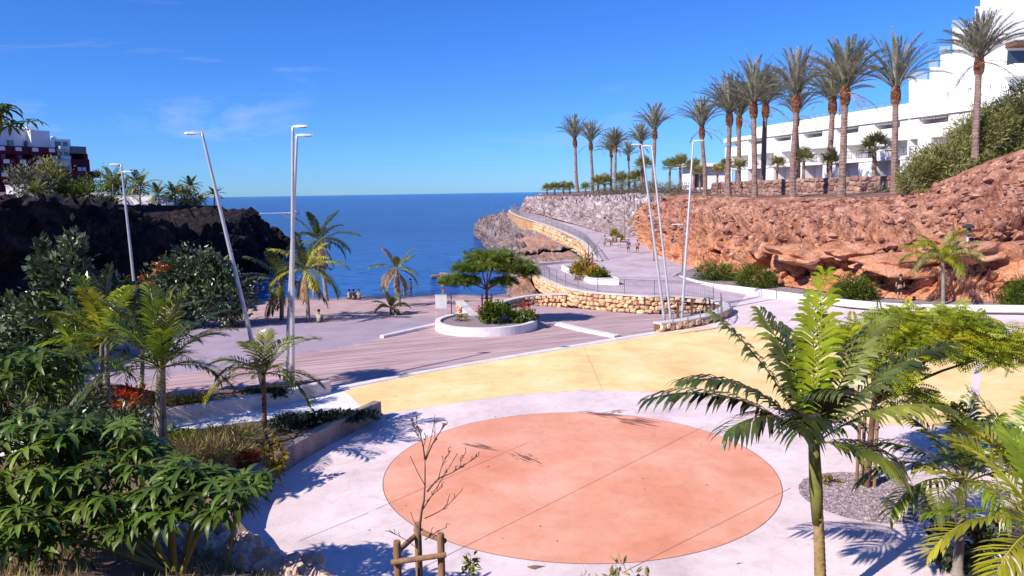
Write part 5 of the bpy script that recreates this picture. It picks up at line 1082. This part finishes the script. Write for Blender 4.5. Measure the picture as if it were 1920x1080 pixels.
def railing(label, pts, h=1.0, post=2.2, bal=0.14, name='railing', br=0.009):
    c = resample(crom(pts, 160), bal); org = c[0].copy(); root = thing(name, label, 'railing', org); pr = int(post / bal); rail = MB(); bl = MB()
    for z in (h, h - .1, .1): rail.tube([p + V((0, 0, z)) for p in c[::4]] + [c[-1] + V((0, 0, z))], .024 if z == h else .014, 5)
    part(rail, 'rails', MATS['grey_metal'], root, origin=org)
    for i, p in enumerate(c):
        if i % pr == 0: part(MB().box(p + V((0, 0, h / 2)), (.05, .05, h)), 'post', MATS['grey_metal'], root, origin=org)
        else: bl.tube([p + V((0, 0, .1)), p + V((0, 0, h - .1))], br, 3, False)
    o = part(bl, 'balusters', MATS['grey_metal'], root, origin=org); o['kind'] = 'stuff'
railing('grey baluster railing along the top of orange stone wall', [V((13.55, 49.8, .52)), V((13.3, 50.1, .62)), V((11.2, 50.7, .8)), V((8.6, 50.6, .92)), V((4.7, 54.2, .92)), V((2.5, 63.6, .92)), V((2.3, 72.8, .92))])
railing('long grey railing along the seaward edge of the promenade', [V((8.95, 77.2, .98)), V((9.5, 99, 1.5)), V((6.4, 122, 2.5)), V((1.5, 145, 3.5)), V((0.0, 178, 3.8)), V((3, 188, 3.8))], 1.05, 4.0, .25, br=.016)
railing('curved low handrail over the stone bench by the lamp trio', [P(1262, 612, .5), P(1310, 606, .5), P(1350, 594, .5), V((13.7, 48.6, .5))], .8, 1.1, .5)
for k, (px, py) in enumerate(((1271, 600), (1297, 598))):
    p = P(px, py, DZ); q = MB().box(p + V((0, 0, .62)), (.16, .12, 1.25)); q.box(p + V((0, 0, 1.27)), (.2, .16, .06)); q.box(p + V((0, 0, .02)), (.3, .26, .05))
    solo(q, 'steel_post', MATS['rust_metal'], ['dark rusty post just left of the right leaning lamp', 'dark rusty post just right of the right leaning lamp'][k], 'post', p, group='rusty posts')
# white sign board on the beach
p = P(828, 604, -0.3); t_ = thing('beach_sign', 'blank white sign board on two thin legs at the beach', 'sign', p)
for x in (-.33, .33): part(MB().tube([V((x, 0, -.1)), V((x, 0, 1.75))], .022, 8), 'leg', MATS['lamp_white'], t_)
pb = part(MB().box((0, -.04, 1.35), (.74, .03, .86)), 'board', MATS['lamp_white'], t_)
part(MB().box((0, -.04, 1.80), (.8, .05, .04)).box((0, -.04, .90), (.8, .05, .04)), 'frame', MATS['galvanised'], pb)
p = P(847, 603, -0.3); t_ = thing('beach_post', 'thin dark post with lifebuoy bracket beside the white beach sign', 'post', p)
part(MB().tube([V((0, 0, -.1)), V((0, 0, 1.9))], .03, 8), 'pole', MATS['dark_metal'], t_); part(MB().tube([V((0, 0, 0)), V((0, 0, .35))], [.11, .07], 8), 'foot', MATS['dark_metal'], t_)

# ================================================================== BUILDINGS
M('hotel_white', [(0.78, 0.76, 0.77), (0.84, 0.82, 0.82)], 0.3, 0.85, 0.05, 10)
M('hotel_shade', [(0.50, 0.48, 0.52), (0.58, 0.55, 0.60)], 0.3, 0.85)
M('maroon', [(0.075, 0.008, 0.022), (0.12, 0.014, 0.03)], 0.3, 0.8)
M('grey_plaster', [(0.16, 0.15, 0.17), (0.22, 0.21, 0.23)], 0.4, 0.85)
M('window_glass', [(0.02, 0.03, 0.045), (0.05, 0.06, 0.08)], 0.4, 0.08, spec=0.8)
M('clear_panel', [(0.30, 0.42, 0.55), (0.38, 0.50, 0.62)], 0.4, 0.1, spec=0.7)
# white hotel: local x along the facade (away from the camera), y outwards, z up
N0, N1 = V((56, 62, 0)), V((38, 134, 0)); U = (N1 - N0).normalized(); O = V((-U.y, U.x, 0)); HL = (N1 - N0).length; HZ = 8.2
ht = thing('white_hotel', 'long white terraced hotel with balconies and arched ground floor behind palms', 'building', V((N0.x, N0.y, HZ)))
RZ = math.atan2(U.y, U.x)
def hb_(m, u0, u1, o0, o1, z0, z1): 
    c = U * ((u0 + u1) / 2) + O * ((o0 + o1) / 2) + V((0, 0, (z0 + z1) / 2)); return m.box(c, (u1 - u0, o1 - o0, z1 - z0), RZ)
part(hb_(MB(), 0, HL, -14, -2.2, -1, 8.6), 'wall', MATS['hotel_white'], ht)
part(hb_(MB(), 0, HL * .97, -13, -4.0, 8.6, 10.3), 'roof', MATS['hotel_white'], ht)
part(hb_(MB(), 0, HL, -3.6, .25, 7.9, 8.55), 'roof_slab', MATS['hotel_white'], ht)
BAY = 7.4; nb = int(HL / BAY)
for k in range(nb):
    u = k * BAY
    part(hb_(MB(), u, u + 2.7, -2.3, 0, -1, 3.05), 'pier', MATS['hotel_white'], ht)
    part(hb_(MB(), u, u + BAY, -2.3, .12, 3.05, 3.5), 'balcony_slab', MATS['hotel_white'], ht)
    part(hb_(MB(), u + 5.4, u + BAY, -2.3, .02, 3.5, 5.4), 'balcony_wall', MATS['hotel_white'], ht)
    part(hb_(MB(), u, u + BAY, -2.3, .06, 5.4, 7.0), 'parapet', MATS['hotel_white'], ht)
    part(hb_(MB(), u, u + 3.0, -2.3, 0.03, 7.0, 7.9), 'pier', MATS['hotel_white'], ht)
    rl = MB(); hb_(rl, u + .2, u + 5.2, .02, .06, 4.5, 4.56); hb_(rl, u + .2, u + 5.2, .02, .06, 3.62, 3.66)
    for j in range(6): hb_(rl, u + .2 + j * .98, u + .25 + j * .98, .02, .06, 3.5, 4.5)
    part(rl, 'balcony_railing', MATS['grey_metal'], ht)
    w_ = part(hb_(MB(), u + 3.2, u + 5.2, -2.2, -2.12, -.2, 2.4), 'window', MATS['window_glass'], ht); fr_ = MB()
    hb_(fr_, u + 4.15, u + 4.25, -2.12, -2.06, -.2, 2.4); hb_(fr_, u + 3.1, u + 5.3, -2.12, -2.06, 2.4, 2.52); part(fr_, 'frame', MATS['hotel_white'], w_)
    w_ = part(hb_(MB(), u + 1.0, u + 3.6, -2.2, -2.12, 3.55, 5.2), 'window', MATS['window_glass'], ht); part(hb_(MB(), u + 2.25, u + 2.35, -2.12, -2.06, 3.55, 5.2), 'frame', MATS['hotel_white'], w_)
    pg = MB()
    for j in range(9): hb_(pg, u + 3.4 + j * .42, u + 3.48 + j * .42, -2.2, 0.1, 7.55, 7.68)
    part(pg, 'pergola', MATS['hotel_shade'], ht)
rl = MB(); hb_(rl, 0, HL * .97, -4.05, -4.0, 10.9, 10.95)
for j in range(48): hb_(rl, j * HL / 50, j * HL / 50 + .05, -4.05, -4.0, 10.3, 10.9)
part(rl, 'roof_railing', MATS['grey_metal'], ht)
# stepped upper block
YS = 92.0; st_px = [(1704, 215), (1704, 149), (1743, 149), (1743, 126), (1763, 126), (1763, 101), (1786, 101), (1786, 52), (1814, 52), (1814, 41), (1828, 41), (1828, 12), (1838, 12), (1838, -2), (1850, -2), (1850, -40), (2150, -40), (2150, 215)]
pts = [D(x, y, YS) for x, y in st_px]; org = V((pts[0].x, YS, pts[0].z)); up = thing('white_hotel_wing', 'tall stepped white hotel wing rising at the top right corner', 'building', V((pts[0].x, YS, HZ)))
n = len(pts); m = MB().add([V((p.x, YS, p.z)) for p in pts] + [V((p.x * 1.31 + 1, YS + 26, p.z)) for p in pts], [tuple(reversed(range(n))), tuple(range(n, 2 * n))] + [(i, (i + 1) % n, (i + 1) % n + n, i + n) for i in range(n)])
m.add([V((pts[0].x, YS, HZ - 1)), V((pts[-1].x, YS, HZ - 1)), V((pts[-1].x, YS, pts[-1].z)), V((pts[0].x, YS, pts[0].z))], [(0, 1, 2, 3)])
part(m, 'wall', MATS['hotel_white'], up, origin=up.location)
for (x0, y0, x1) in ((1704, 149, 1743), (1743, 126, 1763), (1763, 101, 1786), (1786, 52, 1812)):
    a, c = D(x0, y0, YS), D(x1, y0, YS); rl = MB(); h = 1.15
    gl = part(MB().box(V(((a.x + c.x) / 2, YS + .4, a.z + .5)), (c.x - a.x - .2, .03, .9)), 'glass_balustrade', MATS['clear_panel'], up, origin=up.location)
    rl.box(V(((a.x + c.x) / 2, YS + .4, a.z + 1.0)), (c.x - a.x, .06, .06)); rl.box(V((a.x + .08, YS + .4, a.z + .5)), (.06, .06, 1.0)); part(rl, 'handrail', MATS['grey_metal'], gl)
a, c = D(1906, 80, YS - 2), D(1990, 128, YS - 2)
part(MB().box(V(((a.x + c.x) / 2, YS - 1, a.z)), (c.x - a.x, 2.0, .5)), 'balcony_roof', MATS['rust_metal'], up, origin=up.location)
part(MB().box(V(((a.x + c.x) / 2, YS - 1, c.z)), (c.x - a.x, 2.0, 1.3)), 'balcony', MATS['hotel_white'], up, origin=up.location)
part(MB().box(V(((a.x + c.x) / 2, YS - .05, (a.z + c.z) / 2)), (c.x - a.x - .6, .06, (a.z - c.z) - 1.2)), 'window', MATS['window_glass'], up, origin=up.location)
# small white pavilion at the far left of the hotel
p0 = D(1292, 300, 150); pv = thing('white_pavilion', 'small low white pavilion left of the long hotel', 'building', V((p0.x, 150, 8)))
part(MB().box((4.0, 4, 2.2), (7.0, 8, 4.6)), 'wall', MATS['hotel_white'], pv); part(MB().box((4.5, 3.6, 4.8), (10.5, 10, .7)), 'roof', MATS['hotel_white'], pv); part(MB().box((2, .02, 1.7), (1.6, .1, 2.6)), 'door', MATS['window_glass'], pv)
part(MB().tube([V((.2, -.9, -.5)), V((.2, -.9, 4.5))], .18, 8), 'column', MATS['hotel_white'], pv); part(MB().tube([V((8.2, -.9, -.5)), V((8.2, -.9, 4.5))], .18, 8), 'column', MATS['hotel_white'], pv)

# red and white hotel on the headland
LY = 160.0
rh = thing('red_hotel', 'red and white terraced hotel in shade on the left headland', 'building', V((D(80, 350, LY).x, LY, 9))); ro = rh.location
FT = V((0.5, 0.866, 0)); FN = V((-0.866, 0.5, 0)); FC = D(80, 350, LY); FC.z = 0      # facade runs away to the right, facing the bay
def fu(px):
    k = ray(px, 330); k = k.x / k.y; return (k * FC.y - FC.x) / (FT.x - k * FT.y)
def fz(py): return D(80, py, LY).z
def pbx(x0, y0, x1, y1, d0, d1, name, mat, parent=None):
    u0, u1, z1, z0 = fu(x0), fu(x1), fz(y0), fz(y1); c = FC + FT * ((u0 + u1) / 2) + FN * ((d0 + d1) / 2); c.z = (z0 + z1) / 2
    return part(MB().box(c, (abs(u1 - u0), d1 - d0, z1 - z0), math.atan2(FT.y, FT.x)), name, MATS[mat], parent or rh, origin=ro)
pbx(-40, 240, 72, 375, 3, 16, 'wall', 'hotel_white'); pbx(72, 243, 108, 375, 1.5, 14, 'wall', 'hotel_white'); pbx(104, 258, 140, 375, .5, 12, 'wall', 'hotel_white')
pbx(74, 236, 88, 243, 3, 8, 'chimney', 'hotel_white'); pbx(120, 252, 128, 262, 3, 6, 'chimney', 'hotel_white')
pbx(138, 271, 166, 285, 0, 12, 'roof_frame', 'grey_plaster'); pbx(138, 296, 170, 360, 0, 12, 'wall', 'maroon'); pbx(161, 285, 168, 296, 0, 12, 'column', 'maroon'); pbx(136, 285, 139, 296, 0, 12, 'column', 'maroon')
for i, (y0, y1) in enumerate(((276, 285), (299, 308), (323, 331), (346, 353))):   # maroon balcony fronts, storey by storey
    for k in range(-2, 4):
        x = -8 + k * 31 + (6 if i % 2 else 0)
        if x > 100: continue
        x1 = min(x + 29.5, 105)
        bl_ = pbx(x, y0, x1, y1 + 6, -1.2 - .02 * i, .8, 'balcony', 'maroon'); pbx(x + 5, y0 + 2, x + 16, y0 + 9, -1.32, -1.2 - .02 * i - .01, 'panel', 'hotel_white', bl_)
        if i: pbx(x - .6, y0 - 21, x + 3.4, y0 + 1, -1.0, 3, 'divider', 'maroon')
        if x + 24 < 100:
            w_ = pbx(x + 11, y0 - 13, x + 22, y0 - 1, 2.85, 3.0, 'window', 'window_glass'); pbx(x + 16, y0 - 13, x + 17, y0 - 1, 2.78, 2.84, 'frame', 'hotel_white', w_)
for y0 in (263, 282, 310):
    w_ = pbx(111, y0, 134, y0 + 13, .35, .5, 'window', 'window_glass'); pbx(122, y0, 124, y0 + 13, .28, .34, 'frame', 'hotel_white', w_); pbx(114, y0 + 9, 132, y0 + 15, -.8, .34, 'balcony', 'clear_panel')
pbx(104, 320, 178, 333, -2.2, .0, 'balcony', 'maroon'); pbx(108, 333, 166, 368, -1.8, 0, 'wall', 'maroon')
for x in (120, 148):
    w_ = pbx(x, 337, x + 12, 346, -1.95, -1.8, 'window', 'hotel_shade'); pbx(x + 5.5, 337, x + 6.5, 346, -2.02, -1.96, 'frame', 'maroon', w_)
w_ = pbx(146, 312, 162, 321, -.15, 0, 'window', 'clear_panel'); pbx(153.5, 312, 154.5, 321, -.22, -.16, 'frame', 'maroon', w_)
# white garden walls on the headland
for k, (x0, y0, x1, y1, d) in enumerate(((12, 348, 74, 358, 112), (152, 363, 208, 376, 124), (215, 368, 312, 382, 126))):
    a, c = D(x0, y0, d), D(x1, y1, d); p = V(((a.x + c.x) / 2, d, c.z - 1)); m = MB().box((0, 0, (a.z - c.z) / 2 + .5), (c.x - a.x, .4, a.z - c.z + 1)).box((0, 0, a.z - c.z + 1.04), (c.x - a.x + .15, .55, .08))
    solo(MB().add([v + p for v in m.v], m.f), 'garden_wall', MATS['white_plaster'], ['white wall below the hotel shrubs at the far left', 'white wall beside the red hotel corner', 'long white wall behind the headland palms'][k], 'wall', p)

# ================================================================== PEOPLE
SK = (0.42, 0.24, 0.16)
def skinmesh(name, verts, edges, mat, parent, root=0):
    me = bpy.data.meshes.new(name); me.from_pydata([v for v, _ in verts], edges, []); o = obj(name, me, mat, parent)
    md = o.modifiers.new('skin', 'SKIN'); md.use_smooth_shade = True
    sv = me.skin_vertices[0].data
    for i, (_, rr) in enumerate(verts): sv[i].radius = rr if hasattr(rr, '__len__') else (rr, rr)
    sv[root].use_root = True
    ss = o.modifiers.new('subd', 'SUBSURF'); ss.levels = 1; ss.render_levels = 1
    return o
def person(label, loc, face, pose='walk', shirt=(.5, .5, .5), pants=(.1, .1, .12), hair=(.05, .03, .02), h=1.7, bare=False, group=None, hat=None):
    s = h / 1.7; root = thing('person', label, 'person', loc, rad(face), group); root.scale = (s, s, s)
    col = lambda nm, c: M('%s_%d_%d_%d' % (nm, *[int(q * 100) for q in c]), [tuple(q * .8 for q in c), c], 8, 0.85)
    skm = col('skin', SK); z = 0 if pose != 'sit' else -.72
    if pose == 'sit': kL, fL, kR, fR = (.11, -.38, .42), (.12, -.62, .06), (-.12, -.36, .44), (-.13, -.60, .06); pel = (0, 0, .16)
    else:
        st = .22 if pose == 'walk' else .04; pel = (0, 0, .93); kL, fL, kR, fR = (.09, -st * .7, .50), (.09, -st, .07), (-.09, st * .25, .50), (-.09, st * 1.1, .10)
    px, py, pz = pel; ch = (0, -.02 if pose != 'sit' else -.1, pz + .30); nk = (0, ch[1] - .01, pz + .53); hd = (0, nk[1] - .02, nk[2] + .13); ht_ = (0, hd[1], hd[2] + .11)
    sw = .16 if pose == 'walk' else .03
    if pose == 'sit': eL, hL, eR, hR = (.26, -.2, pz + .28), (.14, -.40, pz + .26), (-.26, -.2, pz + .28), (-.14, -.40, pz + .24)
    else: eL, hL, eR, hR = (.25, sw * .5, pz + .22), (.26, -sw * .4, pz - .02), (-.25, -sw * .5, pz + .22), (-.26, -sw * 1.5, pz + .0)
    sL, sR = (.17, ch[1], pz + .46), (-.17, ch[1], pz + .46)
    toe = lambda f: (f[0], f[1] - .14, f[2] - .03)
    vs = [(pel, (.15, .11)), (ch, (.15, .11)), (nk, .055), (hd, (.085, .10)), (ht_, (.07, .085)), (sL, .06), (eL, .045), (hL, .035), (sR, .06), (eR, .045), (hR, .035), ((px + .09, py, pz - .05), .09), (kL, .062), (fL, .042), (toe(fL), .035), ((px - .09, py, pz - .05), .09), (kR, .062), (fR, .042), (toe(fR), .035)]
    ed = [(0, 1), (1, 2), (2, 3), (3, 4), (1, 5), (5, 6), (6, 7), (1, 8), (8, 9), (9, 10), (0, 11), (11, 12), (12, 13), (13, 14), (0, 15), (15, 16), (16, 17), (17, 18)]
    skinmesh('body', vs, ed, skm, root)
    mid = lambda a, b, t: tuple(a[i] + (b[i] - a[i]) * t for i in range(3))
    if not bare: skinmesh('shirt', [(mid(pel, ch, .15), (.165, .13)), (ch, (.17, .13)), (mid(ch, nk, .8), .085), (sL, .078), (mid(sL, eL, .7), .06), (sR, .078), (mid(sR, eR, .7), .06)], [(0, 1), (1, 2), (1, 3), (3, 4), (1, 5), (5, 6)], col('cloth', shirt), root)
    skinmesh('shorts', [(mid(pel, ch, .12), (.16, .125)), (pel, (.165, .13)), ((px + .09, py, pz - .05), .105), (mid((px + .09, py, pz - .05), kL, .8), .085), ((px - .09, py, pz - .05), .105), (mid((px - .09, py, pz - .05), kR, .8), .085)], [(0, 1), (1, 2), (2, 3), (1, 4), (4, 5)], col('cloth', pants), root)
    part(MB().ico((hd[0], hd[1] + .02, hd[2] + .075), .118, .08, 3, (.88, 1.0, .85), 2), 'hair', col('hair', hat or hair), root, True)
    fc = MB()
    for x in (-.035, .035): fc.ico((x, hd[1] - .095, hd[2] + .03), .012, 0, 0, (1, .6, .8), 1)
    fc.ico((0, hd[1] - .11, hd[2]), .016, 0, 0, (.8, 1, 1.3), 1); fc.box((0, hd[1] - .095, hd[2] - .045), (.045, .012, .01)); part(fc, 'face', col('hair', (.12, .05, .04)), root)
    return root
p = P(1178, 477, .72); person('walker in a purple top beside the companion in pink', p, 0, 'walk', (.16, .06, .42), (.10, .07, .10), group='people on the promenade')
p = P(1195, 477, .74); person('walker in a pink top and dark shorts on the promenade', p, 0, 'walk', (.62, .22, .28), (.06, .03, .04), h=1.66, group='people on the promenade')
p = P(1146, 466, .8); person('walker in white behind the bare sapling, left', p, 180, 'walk', (.6, .58, .56), (.4, .38, .36), group='people on the promenade')
p = P(1161, 468, .8); person('walker in white shorts and pale top, right of the sapling', p, 190, 'walk', (.62, .6, .56), (.55, .53, .5), group='people on the promenade')
p = P(1134, 467, .8); person('walker in a grey top partly behind the sapling stakes', p, 170, 'walk', (.3, .3, .32), (.2, .2, .2), group='people on the promenade')
for k, (px, py, c1, lab) in enumerate(((966, 393, (.5, .2, .16), 'person in red at the far lookout corner'), (984, 402, (.6, .3, .24), 'person in orange walking at the far promenade end'), (994, 405, (.5, .46, .42), 'person in beige walking at the far promenade end'), (988, 399, (.55, .16, .12), 'person in bright red in the far group'), (1020, 409, (.22, .2, .2), 'person in dark clothes by the far masonry wall'), (1031, 409, (.4, .36, .34), 'person in grey next to dark clothed one by far wall'))):
    person(lab, P(px, py, 3.55 if k < 4 else 3.3), 160 + 20 * k, 'walk', c1, (.2, .16, .16), group='people on the promenade')
person('person sitting on the sand beside a palm trunk, back to the plaza', P(598, 607, -.66), 180, 'sit', (.46, .44, .34), (.12, .14, .08), group='people on the beach')
for k, (px, py, z, ps, c1, lab) in enumerate(((654, 562, -1.75, 'sit', (.3, .3, .34), 'leftmost of the bathers sitting at the waterline'), (663, 562, -1.75, 'sit', (.12, .12, .14), 'middle bather sitting at the waterline'), (674, 562, -1.75, 'sit', (.4, .36, .32), 'rightmost of the bathers sitting at the waterline'), (759, 555, -1.75, 'stand', (.4, .2, .16), 'bather standing by the water right of the lone palm'), (771, 552, -1.8, 'stand', (.45, .25, .2), 'bather wading at the far right of the waterline'), (588, 560, -1.6, 'stand', (.6, .06, .04), 'person in a red garment under the tall coconut palm'), (831, 550, -1.85, 'stand', (.5, .42, .12), 'bather behind the white beach sign'))):
    q = P(px, py, z); q.z = beach_z(q.x, q.y) + 0.02 if q.y < 75 else z
    person(lab, q, 150 + 30 * k, ps, c1, (.1, .1, .14), bare=(k in (3, 4)), group='people on the beach')
q = P(1686, 566, .2); person('man in dark clothes standing before the rock cave, partly behind fronds', V((q.x, q.y, .2)), 0, 'stand', (.015, .015, .018), (.02, .02, .025), h=1.85)

# litter and dry leaves blown over the plaza
lt = MB(); r = random.Random(29)
for _ in range(150):
    x, y = r.uniform(-6, 16), 15.5 + 16 * r.random() ** 1.3; a = r.uniform(0, 6.28); s = .012 + .04 * r.random() ** 2; d = V((math.cos(a), math.sin(a), 0)) * s; n_ = V((-math.sin(a), math.cos(a), 0)) * s * .4; p = V((x, y, .014)); u = V((0, 0, s * .4))
    lt.add([p - d, p + n_ + u, p + d, p - n_ + u * .3], [(0, 1, 2, 3)])
M('litter', [(0.14, 0.08, 0.05), (0.30, 0.20, 0.13)], 9, 0.9, island=.4)
tag(obj('leaf_litter', lt.mesh('leaf_litter'), MATS['litter']), 'tiny dry leaves and litter blown across the plaza', 'litter', kind='stuff')
# boat with wake
p = P(553, 399, SEA); bt = thing('speedboat', 'small white speedboat crossing the bay', 'boat', p); hu = MB()
secs = [(-2.6, .9, .75, 0), (-1.2, 1.0, .8, 0), (.6, .95, .85, 0), (1.9, .6, .95, .1), (2.9, .05, 1.1, .55)]
for x, w_, z1, z0 in secs: hu.v += [V((x, -w_, z1)), V((x, -w_ * .5, z0 - .15)), V((x, w_ * .5, z0 - .15)), V((x, w_, z1))]
for i in range(4):
    for j in range(4): hu.f.append((i * 4 + j, i * 4 + (j + 1) % 4, i * 4 + 4 + (j + 1) % 4, i * 4 + 4 + j))
hu.f += [(3, 2, 1, 0), (16, 17, 18, 19)]; part(hu, 'hull', MATS['lamp_white'], bt)
cb = part(MB().add([V(q) for q in [(-.9, -.7, .8), (1.1, -.65, .85), (.5, -.55, 1.45), (-.8, -.55, 1.45), (-.9, .7, .8), (1.1, .65, .85), (.5, .55, 1.45), (-.8, .55, 1.45)]], [(0, 1, 2, 3), (7, 6, 5, 4), (1, 5, 6, 2), (3, 2, 6, 7), (0, 3, 7, 4)]), 'cabin', MATS['lamp_white'], bt)
part(MB().add([V(q) for q in [(1.08, -.55, .98), (1.08, .55, .98), (.6, .48, 1.4), (.6, -.48, 1.4)]], [(0, 1, 2, 3)]), 'windscreen', MATS['window_glass'], cb)
wk = MB(); r = random.Random(2)
for k in range(260):
    t = r.random(); x = -2.5 - 22 * t; y = r.gauss(0, .25 + .9 * t); wk.ico(p + V((x, y, .02)), r.uniform(.12, .4) * (1.2 - .7 * t), .3, k, (2.2, 1, .35), 0)
tag(obj('boat_wake', wk.mesh('boat_wake'), MATS['white_plaster']), 'white foam wake trailing behind the speedboat', 'foam', kind='stuff')
# loose rubble over the red slope
rb = MB(); r = random.Random(61); sv = slope.data.vertices; NU = 400; M('rubble_red', [(0.14, 0.06, 0.05), (0.32, 0.15, 0.11), (0.48, 0.27, 0.20)], 1.5, 0.95, 0.4, 10, island=0.35)
for _ in range(6500):
    j = min(126, int(130 * (0.12 + .84 * r.random() ** .8))); i = r.randrange(20, 380); p = sv[j * NU + i].co
    if noise.noise(p * .22 + V((7, 3, 1))) < r.uniform(-.5, .35): continue
    s = .06 + .34 * r.random() ** 3; rb.ico(p, s, .45, r.random() * 50, (r.uniform(.8, 1.5), r.uniform(.7, 1.1), r.uniform(.5, .9)), 0)
o = part(rb, 'rubble', MATS['rubble_red'], slope); o['kind'] = 'stuff'
# boulders set into the red slope
r = random.Random(44); BB = []
for k in range(5):
    q = MB().ico((0, 0, 0), 1.0, 0.32, 80 + k, (1.1, .8, .85), 3).mesh('boulder'); q.materials.append(RED); BB.append(q)
for px, py, d, sx, sz, q in ((1705, 496, 52.4, 3.4, .85, 0), (1500, 478, 57.6, 2.2, .8, 1), (1590, 470, 56.0, 2.0, .7, 2), (1820, 470, 51, 2.6, .8, 3)):   # overhanging slabs above the hollows
    o = obj('boulder', BB[q], None, slope); o.location = D(px, py, d); o.scale = (sx, 1.9, sz); o.rotation_euler = (.15, r.uniform(-.15, .15), r.uniform(-.2, .2))
bl = [(1430, 470, 62, 1.6), (1500, 490, 59.5, 2.0), (1560, 480, 58, 1.9), (1640, 470, 56.5, 1.5), (1600, 510, 56, 1.7), (1780, 500, 52, 2.4), (1870, 490, 50.5, 2.6), (1920, 440, 52, 2.4), (1380, 470, 66, 1.5), (1350, 450, 70, 1.5), (1310, 440, 75, 1.3), (1550, 430, 62, 1.2), (1840, 430, 54, 1.6), (1740, 440, 56.5, 1.5), (1460, 520, 59.5, 1.2), (1540, 530, 57.6, 1.2)]
for k, (px, py, d, s) in enumerate(bl):
    o = obj('boulder', r.choice(BB), None, slope); o.location = D(px, py, d + 1.0); o.scale = (s, s * .8, s * r.uniform(.6, .85)); o.rotation_euler = (r.uniform(-.3, .3), r.uniform(-.3, .3), r.uniform(0, 6.28))
